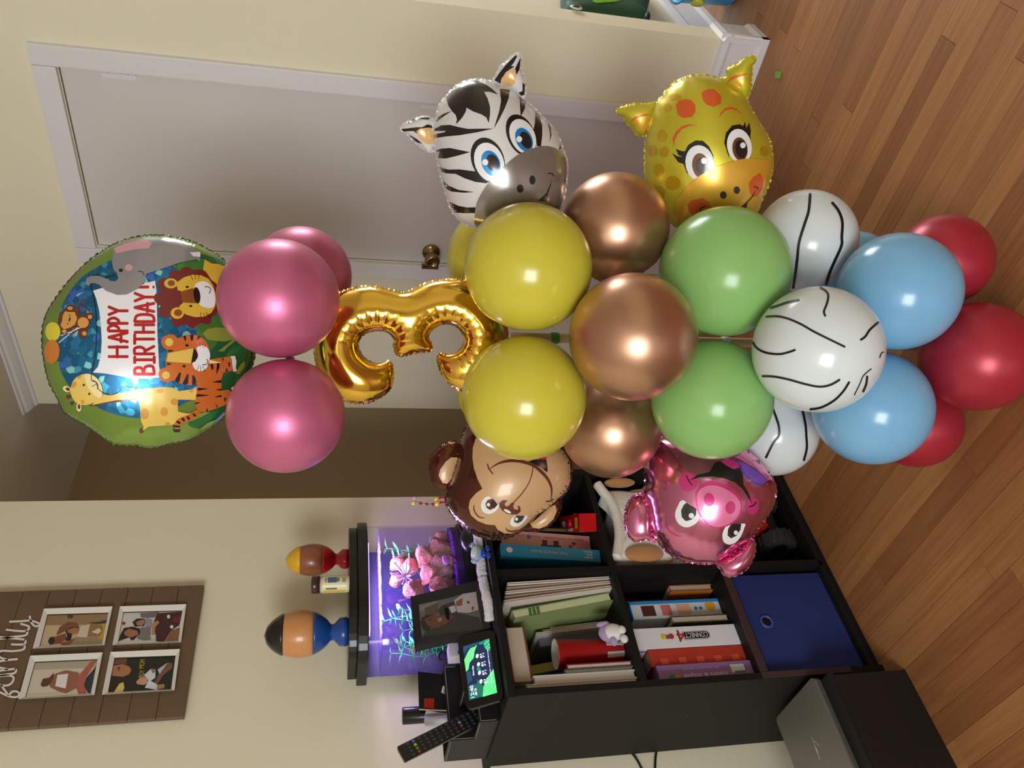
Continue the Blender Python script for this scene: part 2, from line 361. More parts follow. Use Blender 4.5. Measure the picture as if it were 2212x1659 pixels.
class Foil:                     # a foil balloon: two sheets sealed round an outline, blown up between them
    curved = True
    def __init__(self, outline, dist, T, tilt=(0, 0), step=4.5, g=2.5, ripple=0.05, nrip=26, power=0.5, center=None):
        O = np.array([tuple(p) for p in outline]); self.out = O
        c = (O.min(0)+O.max(0))/2 if center is None else np.array(center); self.c = c
        self.Cw = at(c[0], c[1], dist); self.T = T
        n = -ray(c[0], c[1]); n = n+CR*tilt[0]-CD*tilt[1]; self.n = n/np.linalg.norm(n)
        lo = O.min(0)-3*g; hi = O.max(0)+3*g; self.lo, self.g = lo, g
        nx, ny = (np.ceil((hi-lo)/g)+1).astype(int)
        gx, gy = np.meshgrid(lo[0]+g*np.arange(nx), lo[1]+g*np.arange(ny), indexing='ij')
        mask = inpoly(np.stack([gx.ravel(), gy.ravel()], 1), O).reshape(nx, ny)
        wv = np.zeros((nx, ny)); om = 1.93
        ii, jj = np.meshgrid(np.arange(nx), np.arange(ny), indexing='ij'); par = (ii+jj) % 2
        ms = [mask & (par == k) for k in (0, 1)]
        for it in range(260):
            for m in ms:
                nb_ = np.zeros_like(wv); nb_[1:-1, 1:-1] = wv[2:, 1:-1]+wv[:-2, 1:-1]+wv[1:-1, 2:]+wv[1:-1, :-2]
                wv[m] += om*((nb_[m]+1.0)/4-wv[m])
        self.w = np.maximum(wv, 0)/wv.max(); self.power = power; self.ripple = ripple; self.nrip = nrip; self.step = step
        self.mask = mask
    def H(self, P):
        P = np.atleast_2d(P); f = (P-self.lo)/self.g; f = np.clip(f, 0, np.array(self.w.shape)-1.001); i = f.astype(int); t = f-i
        w_ = self.w; a = w_[i[:, 0], i[:, 1]]; b = w_[i[:, 0]+1, i[:, 1]]; c = w_[i[:, 0], i[:, 1]+1]; d = w_[i[:, 0]+1, i[:, 1]+1]
        v = (a*(1-t[:, 0])+b*t[:, 0])*(1-t[:, 1])+(c*(1-t[:, 0])+d*t[:, 0])*t[:, 1]
        h = np.power(np.maximum(v, 0), self.power)
        if self.ripple:
            dlt = P-self.c; ph = np.arctan2(dlt[:, 1], dlt[:, 0])
            rp = np.sin(ph*self.nrip+1.7*np.sin(ph*3.0+0.6))*0.65+0.35*np.sin(ph*self.nrip*1.63+2*np.sin(2*ph))
            h = h*(1+self.ripple*rp*np.exp(-(h/0.42)**2))
        return self.T*h
    def pts(self, P, layer=0, back=False):
        P = np.atleast_2d(np.array(P, float)); h = self.H(P)*(1.0)+0.00038*layer
        D = CF[None]+CR[None]*((IH/2-P[:, 1])/FPX)[:, None]+CD[None]*((P[:, 0]-IW/2)/FPX)[:, None]
        dn = D@self.n; base = np.dot(self.Cw-CAM, self.n)
        if back: return CAM+D*(base/dn)[:, None]-self.n[None]*(h*0.9)[:, None]
        return CAM+D*((base+h)/dn)[:, None]
    def pt(self, q, layer): return self.pts([q], layer)[0]
    def body(self, name, mat, parent, seam=None, seam_px=3.5, seam_mat=None, scallop=0.0, **k):
        O = resample(self.out, self.step*0.6)
        n = len(O); O = np.array(O)
        if scallop:
            dlt = O-O.mean(0); L = np.linalg.norm(dlt, axis=1, keepdims=True); s = np.arange(n)
            O = O+dlt/L*(scallop*np.abs(np.sin(s*math.pi/(14/(self.step*0.6)))))[:, None]
        nrm = np.roll(O, -1, 0)-np.roll(O, 1, 0); nrm = np.stack([nrm[:, 1], -nrm[:, 0]], 1); nrm /= np.linalg.norm(nrm, axis=1, keepdims=True)+1e-9
        if not inpoly((O+nrm*1.0)[:3], O).any(): nrm = -nrm
        pts = [tuple(p) for p in O]
        ring = []
        for dd in (0.8, 2.2):
            q = O+nrm*dd; q = q[inpoly(q, O)]; ring.append(q)
        st = self.step; lo, hi = O.min(0), O.max(0)
        gx, gy = np.meshgrid(np.arange(lo[0], hi[0], st), np.arange(lo[1], hi[1], st), indexing='ij')
        G = np.stack([gx.ravel(), gy.ravel()], 1); G[:, 0] += 0.25*st*((np.arange(len(G)) % 2)-0.5)
        G = G[inpoly(G, O)]
        dmin = np.min(np.linalg.norm(G[:, None, :]-O[None, ::2, :], axis=2), axis=1) if len(G)*len(O) < 6e6 else np.array([np.min(np.hypot(*(O[::2]-p).T)) for p in G])
        G = G[dmin > 3.6]
        allp = pts+[tuple(p) for r_ in ring for p in r_]+[tuple(p) for p in G]
        vo, eo, fo, _, _, _ = delaunay_2d_cdt([Vector(p) for p in allp], [], [list(range(n))], 1, 1e-4)
        P2 = np.array([tuple(v) for v in vo]); Vf = self.pts(P2); Vb = self.pts(P2, back=True)
        F = [tuple(f) for f in fo]; m = len(P2)
        a, b, c = (Vf[F[0][i]] for i in range(3))
        if np.dot(np.cross(b-a, c-a), self.n) < 0: F = [f[::-1] for f in F]
        V = np.vstack([Vf, Vb]); FF = F+[tuple(i+m for i in f[::-1]) for f in F]
        o = mk(name, V, FF, mat, parent, smooth=True, **k)
        if seam:
            wob = seam_px*(0.55+0.45*np.abs(np.sin(np.arange(n)*math.pi/6.0)))
            A = self.pts(O+nrm*0.6)-self.n*0.0; B = self.pts(O-nrm*wob[:, None])
            th = self.n*0.0012*np.sin(np.arange(n)*1.05)[:, None]
            V = np.vstack([A, B+th]); F = [(i, (i+1) % n, n+(i+1) % n, n+i) for i in range(n)]
            mk(seam, V, F, seam_mat or mat, parent, smooth=False)
        return o
def ccw(P):
    A = np.array([tuple(p) for p in P]); return P if np.sum(A[:, 0]*np.roll(A[:, 1], -1)-np.roll(A[:, 0], -1)*A[:, 1]) > 0 else P[::-1]
def decal(sf, poly, layer, mat, name, parent, clip=True):
    step = 3.0 if sf.curved else 6.0
    P = ccw(resample([tuple(p) for p in poly], step))
    if isinstance(sf, Foil):
        n = len(P); A = np.array(P); lo, hi = A.min(0), A.max(0); st = 5.0
        gx, gy = np.meshgrid(np.arange(lo[0]+st/2, hi[0], st), np.arange(lo[1]+st/2, hi[1], st), indexing='ij')
        G = np.stack([gx.ravel(), gy.ravel()], 1); G = G[inpoly(G, A)] if len(G) else G
        verts = [Vector(tuple(p)) for p in P]+[Vector(tuple(p)) for p in G]
        faces = [list(range(n))]
        if clip:
            k = len(verts); O = ccw([tuple(sf.c+(np.array(p)-sf.c)*0.997) for p in resample(sf.out, 4)])
            verts += [Vector(p) for p in O]; faces.append(list(range(k, k+len(O))))
        vo, eo, fo, _, _, orf = delaunay_2d_cdt(verts, [], faces, 1, 1e-4)
        F = [tuple(f) for f, o in zip(fo, orf) if (not clip) or (0 in o and 1 in o)]
        if not F: return None
        used = sorted({i for f in F for i in f}); mp = {u: i for i, u in enumerate(used)}
        V = sf.pts([tuple(vo[i]) for i in used], layer); F = [tuple(mp[i] for i in f) for f in F]
    else:
        n = len(P)
        vo, eo, fo, _, _, _ = delaunay_2d_cdt([Vector(tuple(p)) for p in P], [], [list(range(n))], 1, 1e-4)
        V = np.array([sf.pt(tuple(v), layer) for v in vo]); F = [tuple(f) for f in fo]
        if not F: return None
    a, b, c = (np.array(V[F[0][i]]) for i in range(3))
    if np.dot(np.cross(b-a, c-a), a-CAM) > 0: F = [f[::-1] for f in F]
    return mk(name, V, F, mat, parent, smooth=sf.curved)
def strokes(sf, lines, width, layer, mat, name, parent, smooth=True, taper=False, k=4):
    if len(lines) > 1 and name != 'letter':
        for l in lines: strokes(sf, [l], width, layer, mat, name, parent, smooth, taper, k)
        return
    Vs, Fs = [], []
    for ln in lines:
        P = crv(ln, k) if smooth and len(ln) > 2 else [np.array(p, float) for p in ln]
        P = np.array(resample(P, 2.5, False)); n = len(P)
        if n < 2: continue
        t = np.gradient(P, axis=0); t /= np.linalg.norm(t, axis=1, keepdims=True)+1e-9; nr = np.stack([-t[:, 1], t[:, 0]], 1)
        P = np.vstack([P[:1]-t[:1]*width*0.3, P, P[-1:]+t[-1:]*width*0.3]); nr = np.vstack([nr[:1], nr, nr[-1:]]); n += 2
        wd = np.full(n, width/2); wd[0] = wd[-1] = width*0.28
        if taper: wd = width/2*np.clip(np.sin(np.linspace(0.12, math.pi-0.12, n))*1.15, 0.12, 1)
        A = P+nr*wd[:, None]; B = P-nr*wd[:, None]
        prev = None
        for a, b in zip(A, B):
            va, vb = sf.pt(a, layer), sf.pt(b, layer)
            if va is None or vb is None: prev = None; continue
            Vs += [va, vb]; i = len(Vs)-2
            if prev is not None: Fs.append((prev, prev+1, i+1, i))
            prev = i
    if not Fs: return None
    a, b, c = (np.array(Vs[Fs[0][i]]) for i in range(3))
    if np.dot(np.cross(b-a, c-a), a-CAM) > 0: Fs = [f[::-1] for f in Fs]
    return mk(name, Vs, Fs, mat, parent, smooth=sf.curved)

# ------------------------------------------------------------------ latex balloons of the column
def latex(key, rgb, kind):
    rgb = tuple(c*0.945 for c in rgb)
    if kind == 'pearl': return M(key, rgb, 0.40, 0.5, spec=0.6, coat=0.1, var=0.03, scale=9)
    if kind == 'chrome': return M(key, rgb, 0.33, 0.9, var=0.03, scale=9)
    if kind == 'thin': return M(key, rgb, 0.22, 0.0, spec=0.5, var=0.04, scale=9, alpha=0.82, sss=0.25)
    if kind == 'satin': return M(key, rgb, 0.34, 0.25, spec=0.5, var=0.03, scale=9)
    return M(key, rgb, 0.2, 0.0, spec=0.5, var=0.03, scale=9, sss=0.15)
m_mark = M('black_marker', (20, 14, 18), 0.4)
AX = np.array([1.085, 0.885])                                     # foot of the pole
def axis_at(z): return np.array([AX[0]+0.065*z, AX[1]+0.068*z, z])
PINK, GOLDY, COPPER, GREEN, WHITE, BLUE, RED = (latex('pink_pearl_latex', (216, 114, 154), 'pearl'), latex('yellow_latex', (212, 202, 66), 'plain'), latex('copper_chrome_latex', (208, 162, 132), 'chrome'),
    latex('green_latex', (158, 214, 126), 'thin'), latex('white_latex', (226, 236, 238), 'plain'), latex('blue_latex', (130, 190, 232), 'plain'), latex('red_pearl_latex', (182, 46, 64), 'satin'))
darker = {}
def latex_balloon(mat, px, py, rpx, dist, label, tip=True):
    Cc = at(px, py, dist); z = np.dot(Cc-CAM, CF); R = rpx*z/FPX
    ax = Cc-axis_at(Cc[2]); ax = ax/np.linalg.norm(ax)            # knot points at the pole
    t = empty('latex_balloon', (Cc[0], Cc[1], Cc[2]-R), label, 'balloon', 'latex balloons of the column')
    prof = []
    for i in range(41):
        th = math.pi*i/40; r = math.sin(th); zz = math.cos(th)
        if th > 2.2:
            u = (th-2.2)/(math.pi-2.2); r = r*(1-u)+max(0.055, r*0.8)*u; zz = zz-0.05*u*u
        prof.append((R*r if i else 0, R*zz))
    prof += [(R*0.05, -R*1.1), (R*0.045, -R*1.13)]
    V, F = lathe(prof, Cc, ax, 64)
    mk('balloon_skin', V, F, mat, t, smooth=True)
    V, F = lathe([(R*0.045, 0), (R*0.075, -R*0.03), (R*0.05, -R*0.07), (R*0.085, -R*0.11), (0.0, -R*0.10)], Cc-ax*R*1.13, ax, 14)
    mk('knot', V, F, mat, t, smooth=True)
    return t, Ball(Cc, R)
def zdist(px, py, z): d = ray(px, py); return (z-CAMH)/d[2]
LB = latex_balloon
LB(PINK, 603, 645, 128, 1.420, 'pink pearl balloon, right one of the front pair under the round birthday balloon')
LB(PINK, 619, 897, 124, 1.420, 'pink pearl balloon, left one of the front pair under the round birthday balloon')
LB(PINK, 652, 596, 106, 1.69, 'pink pearl balloon half hidden behind the right front pink balloon')
LB(GOLDY, 1141, 578, 138, 1.419, 'yellow balloon beside the zebra muzzle, right one of the front yellow pair')
LB(GOLDY, 1132, 859, 134, 1.416, 'yellow balloon over the monkey mouth, left one of the front yellow pair')
LB(GOLDY, 1088, 562, 122, 1.72, 'yellow balloon peeking out behind the right front yellow one near the door knob')
LB(GOLDY, 1090, 838, 104, 1.78, 'yellow balloon mostly hidden behind the left front yellow one')
LB(COPPER, 1367, 728, 138, 1.362, 'chrome copper balloon at the very front of the column')
LB(COPPER, 1328, 492, 117, 1.560, 'chrome copper balloon on the right between zebra and giraffe heads')
LB(COPPER, 1319, 922, 110, 1.612, 'chrome copper balloon on the left between monkey and pig heads')
LB(GREEN, 1565, 588, 140, 1.517, 'green balloon under the giraffe muzzle, right one of the green pair')
LB(GREEN, 1537, 863, 129, 1.519, 'green balloon over the pig head, left one of the green pair')
_, bw1 = LB(WHITE, 1765, 755, 136, 1.433, 'white balloon with black marker lines at the front of its tier')
_t1 = _
_, bw2 = LB(WHITE, 1740, 520, 108, 1.700, 'white balloon with two long black lines on the right beside the giraffe')
_t2 = _
_, bw3 = LB(WHITE, 1668, 930, 97, 1.80, 'white balloon with black lines on the left beside the pig')
_t3 = _
LB(BLUE, 1940, 630, 126, 1.620, 'sky blue balloon on the right in front of a red one')
LB(BLUE, 1883, 880, 123, 1.645, 'sky blue balloon on the left in front of a red one')
LB(BLUE, 1838, 600, 100, 1.91, 'sky blue balloon almost hidden between a white and a blue balloon')
LB(RED, 2112, 770, 117, 1.726, 'red balloon at the front of the bottom tier on the wooden floor')
LB(RED, 2038, 562, 98, 1.793, 'red balloon behind the right blue balloon on the wooden floor')
LB(RED, 1978, 915, 94, 1.835, 'red balloon behind the left blue balloon on the wooden floor')
W1 = lambda *p: C(1400, 380, 2.5136, p)
def marks(t, b, lines, w=4.6): 
    for l in lines: strokes(b, [C(1400, 380, 2.5136, l)], w, 0, m_mark, 'marker_line', t)
marks(_t1, bw1, [[(640, 722), (700, 705), (760, 685), (820, 672)], [(640, 764), (700, 762), (760, 775), (830, 805), (900, 845), (980, 885), (1068, 928)],
    [(935, 605), (960, 620), (978, 645), (972, 690), (955, 735), (962, 760)], [(566, 900), (590, 935), (640, 960), (710, 968), (760, 958), (798, 945)],
    [(620, 1088), (680, 1090), (760, 1105), (850, 1130), (930, 1145), (990, 1135), (1040, 1107)], [(1155, 890), (1180, 872), (1205, 835), (1250, 795)],
    [(880, 1268), (940, 1258), (1010, 1220), (1060, 1170), (1092, 1120)], [(1190, 1088), (1185, 1130), (1168, 1172)]])
marks(_t1, bw1, [[(1258, 988), (1268, 962), (1280, 957)], [(1120, 1190), (1150, 1130), (1170, 1085), (1212, 1048)]], 2.2)
marks(_t2, bw2, [[(880, 97), (872, 190), (850, 260), (820, 360), (810, 450), (800, 530), (785, 622)], [(1000, 145), (1035, 190), (1055, 250), (1052, 330), (1050, 380), (1010, 470), (985, 530), (965, 600)]], 6.0)
marks(_t2, bw2, [[(725, 108), (680, 145), (612, 210)]], 3.4)
marks(_t3, bw3, [[(680, 1195), (675, 1250), (695, 1310), (710, 1360), (710, 1410), (680, 1450), (640, 1530)], [(840, 1275), (855, 1350), (860, 1420), (862, 1480), (846, 1545)]], 5.0)
# the pole that carries the column
t = empty('balloon_stand', (AX[0], AX[1], 0), 'slim beige pole stand that carries the whole balloon column', 'stand')
V, F = tube([axis_at(z) for z in np.linspace(0.02, 0.95, 24)], 0.009, 12); mk('pole', V, F, M('beige_pole', (206, 178, 132), 0.5), t, smooth=True)
V, F = lathe([(0.0, 0), (0.034, 0), (0.034, 0.012), (0.02, 0.024), (0.014, 0.05), (0, 0.05)], (AX[0], AX[1], 0), (0, 0, 1), 28); mk('base', V, F, M('white_base_plastic', (220, 220, 220), 0.4), t, smooth=True)
for z, mm in ((0.865, (70, 150, 70)), (0.52, (230, 226, 220))):
    V, F = lathe([(0.0105, -0.008), (0.0115, 0), (0.0105, 0.008)], axis_at(z), (0.065, 0.068, 1), 14); mk('ribbon_tie', V, F, M('ribbon_%d' % mm[0], mm, 0.5), t, smooth=True)

# ------------------------------------------------------------------ foil animal heads
def foilmat(key, rgb, rough=0.24, metal=0.35, coat=0.5, bump=0.0): return M(key, rgb, rough, metal, coat=coat, var=0.02, scale=8, bump=bump, bscale=22)
inkb = M('black_foil_print', (24, 20, 20), 0.22, 0.0, coat=0.4); inkw = M('white_foil_print', (232, 234, 236), 0.26, 0.05, coat=0.4)
tan = M('tan_foil_print', (222, 178, 116), 0.26, 0.1, coat=0.5)
# zebra
Z = lambda *p: C(820, 80, 3.771, p)
zout = smoothclosed(Z((560,470),(650,385),(760,352),(880,358),(1000,395),(1100,440),(1200,530),(1310,640),(1400,730),(1460,830),(1490,920),(1520,1000),(1525,1100),(1510,1230),(1485,1360),(1430,1450),(1300,1530),(1100,1570),(900,1560),(780,1550),(690,1510),(620,1450),(575,1370),(545,1270),(515,1180),(490,1070),(470,960),(440,850),(440,760),(465,660),(490,560)), 3)
zw = foilmat('zebra_white_foil', (220, 220, 220), 0.3, 0.15, coat=0.35); zg = foilmat('zebra_grey_foil', (150, 144, 138), 0.2, 0.6)
zf = Foil(zout, 1.545, 0.085, (0.10, -0.05), ripple=0.06)
t = empty('animal_balloon', zf.Cw-np.array((0, 0, 0.15)), 'zebra head foil balloon with blue eyes and black mane', 'balloon', 'animal head balloons')
zf.body('head', zw, t, seam='seam', seam_mat=zw, scallop=1.2)
def ear(pts, dist, mat, parent, T=0.018, **k):
    f = Foil(smoothclosed(pts, 3), dist, T, step=3.2, g=1.6, ripple=0.16, nrip=14, **k); return f, f.body('ear', mat, parent, seam='ear_seam', seam_px=2.5, scallop=1.5)
e1, eo1 = ear(Z((445,690),(400,655),(340,650),(270,680),(215,700),(178,735),(185,760),(240,800),(290,850),(350,900),(420,935),(450,880),(455,780)), 1.555, zw, t)
e2, eo2 = ear(Z((930,355),(965,290),(985,240),(1040,195),(1100,140),(1150,145),(1150,200),(1145,260),(1170,320),(1185,380),(1185,470),(1160,490),(1120,450),(1060,412),(1000,392)), 1.555, zw, t)
for f, o, P, m, n in ((e1, eo1, ((290,775),(330,745),(400,738),(428,760),(442,820),(425,875),(380,872),(330,830)), tan, 'ear_lining'), (e1, eo1, ((178,750),(300,735),(345,735),(390,712),(425,720),(430,745),(400,738),(330,745),(300,790),(275,765),(190,770)), inkb, 'ear_stripe'),
    (e1, eo1, ((245,800),(300,830),(350,870),(310,860),(265,830)), inkb, 'ear_stripe'), (e1, eo1, ((225,705),(270,668),(330,652),(410,655),(400,672),(330,668),(270,690)), inkb, 'ear_stripe'),
    (e2, eo2, ((1100,250),(1115,330),(1100,385),(1060,405),(1000,388),(990,340),(1030,285)), tan, 'ear_lining'), (e2, eo2, ((935,352),(985,280),(1030,225),(1110,145),(1120,160),(1090,215),(1070,235),(1100,240),(1030,285),(990,345),(985,380)), inkb, 'ear_stripe'),
    (e2, eo2, ((1150,165),(1140,260),(1115,310),(1105,255),(1130,205)), inkb, 'ear_stripe'), (e2, eo2, ((1165,370),(1184,390),(1180,470),(1155,480),(1130,455),(1165,440)), inkb, 'ear_stripe')):
    decal(f, Z(*P), 2, m, n, o, clip=False)
for P in (((978,420),(1062,430),(1050,500),(1020,580),(975,670),(930,748),(975,600),(990,520)), ((1140,490),(1190,525),(1185,580),(1150,648),(1145,580)), ((1270,600),(1300,640),(1325,720),(1325,800),(1315,890),(1285,890),(1270,820),(1250,770),(1265,700)),
    ((1370,695),(1395,740),(1400,800),(1385,855),(1390,790)), ((1470,845),(1495,905),(1495,945),(1460,915),(1470,880)), ((455,665),(520,625),(590,600),(530,640),(460,692)),
    ((450,748),(500,720),(570,715),(650,735),(720,748),(930,745),(800,775),(650,800),(540,810),(440,825),(436,795),(530,775),(540,765),(440,765)), ((420,935),(500,910),(570,903),(650,920),(738,938),(640,965),(540,990),(460,985)),
    ((480,1058),(560,1080),(650,1078),(780,1095),(830,1140),(890,1175),(870,1192),(780,1180),(690,1150),(620,1115),(540,1110),(486,1090)), ((505,1162),(560,1210),(640,1245),(772,1263),(690,1268),(590,1260),(525,1232)), ((565,1340),(640,1375),(710,1388),(785,1388),(775,1435),(680,1435),(592,1428))):
    decal(zf, Z(*P), 1, inkb, 'stripe', t)
decal(zf, Z((540,490),(570,450),(620,428),(660,396),(720,364),(790,350),(840,372),(880,395),(920,425),(965,468),(900,445),(850,445),(880,500),(900,570),(900,630),(888,700),(870,655),(830,630),(760,605),(708,575),(700,610),(670,660),(622,710),(630,670),(620,635),(590,605),(560,560)), 2, inkb, 'mane', t)
blue = M('blue_iris_print', (30, 138, 214), 0.2, 0.3, coat=0.5); dkgrey = M('dark_grey_print', (48, 46, 46), 0.2, coat=0.5); pup = M('pupil_print', (30, 28, 30), 0.18, coat=0.5)
def eye(sf, parent, white, iris, pupil, glint, m_iris, layer=2, lash=None, m_pup=None):
    e = decal(sf, white, layer, inkw, 'eye', parent)
    decal(sf, iris, layer+1, m_iris, 'iris', e); decal(sf, pupil, layer+2, m_pup or pup, 'pupil', e); decal(sf, glint, layer+3, inkw, 'glint', e)
    return e
for bo in (ell(882,1003,133,190,-20), ell(1153,800,112,180,-24)): decal(zf, Z(*bo), 2, inkb, 'eye_outline', t)
eye(zf, t, Z(*ell(893,1020,118,165,-20)), Z(*ell(907,1028,74,108,-22)), Z(*ell(922,1027,52,74,-22)), Z(*ell(860,1020,25,25)), blue, 3)
eye(zf, t, Z(*ell(1166,810,100,150,-24)), Z(*ell(1177,836,66,102,-24)), Z(*ell(1191,840,43,73,-24)), Z(*ell(1137,832,24,25)), blue, 3)
mz = decal(zf, smoothclosed(Z((780,1540),(778,1420),(800,1330),(870,1210),(950,1120),(1050,1020),(1160,940),(1270,900),(1350,888),(1430,905),(1490,950),(1522,1010),(1525,1100),(1510,1230),(1480,1370),(1400,1480),(1200,1560),(900,1560)), 3), 7, zg, 'muzzle', t)
for p in (ell(1145,1235,28,34), ell(1245,1165,25,37)): decal(zf, Z(*p), 8, inkb, 'nostril', mz)
decal(zf, Z((1405,1115),(1395,1190),(1360,1270),(1290,1335),(1365,1345),(1370,1280),(1397,1200)), 8, inkb, 'mouth', mz); strokes(zf, [Z((1375,1112),(1400,1110),(1420,1132))], 2.4, 8, inkb, 'mouth_corner', mz)
# giraffe
G = lambda *p: C(1290, 80, 3.770, p)
gout = smoothclosed(G((540,480),(600,400),(700,340),(800,315),(900,320),(1000,345),(1050,370),(1120,420),(1200,495),(1240,570),(1300,680),(1360,770),(1400,850),(1420,950),(1425,1050),(1410,1130),(1390,1200),(1340,1310),(1290,1430),(1200,1500),(1000,1560),(800,1560),(660,1545),(600,1500),(560,1450),(500,1330),(430,1240),(405,1180),(395,1080),(395,950),(400,850),(415,740),(440,640),(480,550)), 3)
gy = foilmat('giraffe_yellow_foil', (204, 192, 50), 0.38, 0.5, coat=0.3); go = foilmat('giraffe_amber_print', (224, 172, 54), 0.3, 0.4); gor = foilmat('giraffe_orange_print', (214, 92, 36), 0.32, 0.2); gsp = foilmat('giraffe_faint_spot', (206, 170, 30), 0.3, 0.6)
gf = Foil(gout, 1.68, 0.088, (0.06, -0.06), ripple=0.06)
t = empty('animal_balloon', gf.Cw-np.array((0, 0, 0.15)), 'giraffe head foil balloon, yellow with orange spots and long lashes', 'balloon', 'animal head balloons')
gf.body('head', gy, t, seam='seam', seam_mat=gy, scallop=1.6)
e1, eo1 = ear(G((490,530),(400,548),(300,545),(220,562),(165,590),(170,625),(210,640),(250,700),(290,740),(310,780),(350,800),(395,795),(420,740),(450,640)), 1.69, gy, t)
e2, eo2 = ear(G((970,345),(1050,325),(1060,265),(1100,235),(1150,215),(1190,180),(1260,158),(1285,165),(1285,200),(1260,230),(1255,300),(1250,360),(1255,400),(1240,450),(1205,495),(1120,440),(1050,385)), 1.69, gy, t)
for f, o, P, m, n in ((e1, eo1, ((280,690),(340,660),(418,650),(415,710),(380,780),(340,740)), go, 'ear_lining'), (e2, eo2, ((1080,375),(1150,320),(1210,330),(1180,400),(1150,435)), go, 'ear_lining')): decal(f, G(*P), 2, m, n, o, clip=False)
strokes(e1, [G((278,685),(330,650),(415,630))], 5, 3, gor, 'ear_stripe', eo1, taper=True); strokes(e2, [G((1060,370),(1110,330),(1220,300))], 5, 3, gor, 'ear_stripe', eo2, taper=True)
for P in (((640,555),(660,520),(720,505),(770,515),(800,555),(800,610),(770,650),(700,660),(655,630)), ((850,455),(880,430),(950,420),(1010,480),(1010,540),(950,570),(890,550),(858,505))): decal(gf, G(*P), 1, gor, 'spot', t)
for e in ((575,575,35,35), (530,805,40,50), (450,930,40,50), (545,935,40,45), (500,1085,45,55), (615,1190,65,58), (500,1270,55,58), (1360,930,35,45), (635,490,55,26)): decal(gf, G(*ell(*e)), 1, gsp, 'spot', t)
for P in (((625,895),(612,830),(640,770),(690,725),(750,708),(815,722),(750,722),(690,750),(650,800),(630,850)), ((992,665),(1005,620),(1040,580),(1090,567),(1140,585),(1195,648),(1140,600),(1085,585),(1040,600),(1010,635))): decal(gf, G(*P), 1, gor, 'eyebrow', t)
brn = M('brown_iris_print', (112, 66, 44), 0.2, 0.2, coat=0.5)
for P in (((735,1120),(705,1040),(700,960),(740,880),(800,842),(860,845),(910,890),(945,960),(955,1030),(900,960),(800,930),(750,960),(740,1040)), ((640,912),(690,930),(730,930),(710,985),(660,960)), ((608,945),(650,970),(705,980),(718,1040),(660,1020)),
    ((1075,985),(1035,860),(1050,780),(1100,720),(1160,710),(1210,735),(1245,800),(1262,895),(1200,830),(1130,790),(1080,830),(1070,900)), ((1185,735),(1205,690),(1215,740),(1205,775)), ((1212,750),(1238,695),(1252,760),(1245,830),(1225,790))): decal(gf, G(*P), 2, inkb, 'eyelash', t)
eye(gf, t, G(*ell(836,1030,117,150,-10)), G(*ell(842,1048,68,103,-8)), G(*ell(852,1052,50,72,-8)), G(*ell(872,1008,26,26)), brn, 3)
eye(gf, t, G(*ell(1158,887,100,140,-10)), G(*ell(1163,912,62,96,-8)), G(*ell(1172,912,46,76,-8)), G(*ell(1187,882,22,24)), brn, 3)
mz = decal(gf, smoothclosed(G((680,1280),(760,1190),(850,1120),(950,1065),(1050,1030),(1150,1000),(1250,990),(1340,995),(1400,1010),(1418,1060),(1400,1160),(1340,1300),(1250,1450),(1000,1550),(800,1550),(640,1480),(640,1350)), 3), 7, go, 'muzzle', t)
for P in (((1235,1190),(1270,1140),(1325,1108),(1355,1160),(1345,1240),(1300,1300),(1260,1300),(1240,1250)), ((735,1370),(770,1330),(860,1310),(910,1350),(930,1390),(860,1430),(780,1460),(745,1420))): decal(gf, G(*P), 8, gor, 'cheek', mz)
for p in (ell(1027,1287,27,31), ell(1137,1247,26,31)): decal(gf, G(*p), 8, dkgrey, 'nostril', mz)
decal(gf, G((1300,1230),(1260,1300),(1210,1350),(1165,1390),(1215,1400),(1225,1350),(1270,1300)), 9, inkb, 'mouth', mz); strokes(gf, [G((1275,1220),(1300,1222),(1312,1240))], 2.4, 9, inkb, 'mouth_corner', mz); strokes(gf, [G((880,1378),(840,1400),(850,1425))], 3, 9, dkgrey, 'mouth_corner', mz)
# monkey
Q = lambda *p: C(880, 900, 4.880, p)
mout = smoothclosed(Q((640,110),(585,220),(560,300),(560,400),(520,520),(480,640),(435,760),(410,830),(420,920),(480,1030),(560,1120),(650,1200),(780,1260),(900,1285),(1050,1270),(1180,1210),(1270,1150),(1350,1070),(1450,990),(1560,900),(1660,800),(1710,700),(1725,600),(1720,500),(1680,400),(1600,300),(1400,150),(1100,60),(850,50)), 3)
mb = foilmat('monkey_brown_foil', (98, 48, 32), 0.16, 0.75); mt = foilmat('monkey_tan_print', (200, 162, 118), 0.34, 0.05, coat=0.25); mbr = M('monkey_brown_print', (96, 44, 34), 0.25, coat=0.4)
mf = Foil(mout, 1.68, 0.085, (-0.04, -0.02), ripple=0.07, nrip=34)
t = empty('animal_balloon', mf.Cw-np.array((0, 0, 0.15)), 'brown monkey head foil balloon hanging upside down on its side', 'balloon', 'animal head balloons')
t['label'] = 'brown monkey head foil balloon with tan face, left of the yellow balloons'
mf.body('head', mb, t, seam='seam', seam_mat=mb, scallop=1.4)
e1, eo1 = ear(Q((570,290),(500,270),(430,275),(360,320),(280,390),(240,480),(236,560),(250,640),(290,720),(370,755),(445,770),(500,640),(540,480),(590,390)), 1.69, mb, t)
e2, eo2 = ear(Q((1240,1160),(1320,1198),(1400,1193),(1500,1140),(1570,1060),(1605,980),(1615,890),(1570,850),(1480,940),(1350,1040)), 1.69, mb, t)
decal(e1, Q((530,430),(460,430),(400,480),(345,560),(330,620),(370,700),(420,708),(480,640),(500,560),(520,480)), 2, mt, 'ear_lining', eo1, clip=False)
decal(e2, Q((1295,1130),(1360,1080),(1500,950),(1560,930),(1575,1000),(1540,1080),(1470,1150),(1390,1183),(1320,1170)), 2, mt, 'ear_lining', eo2, clip=False)
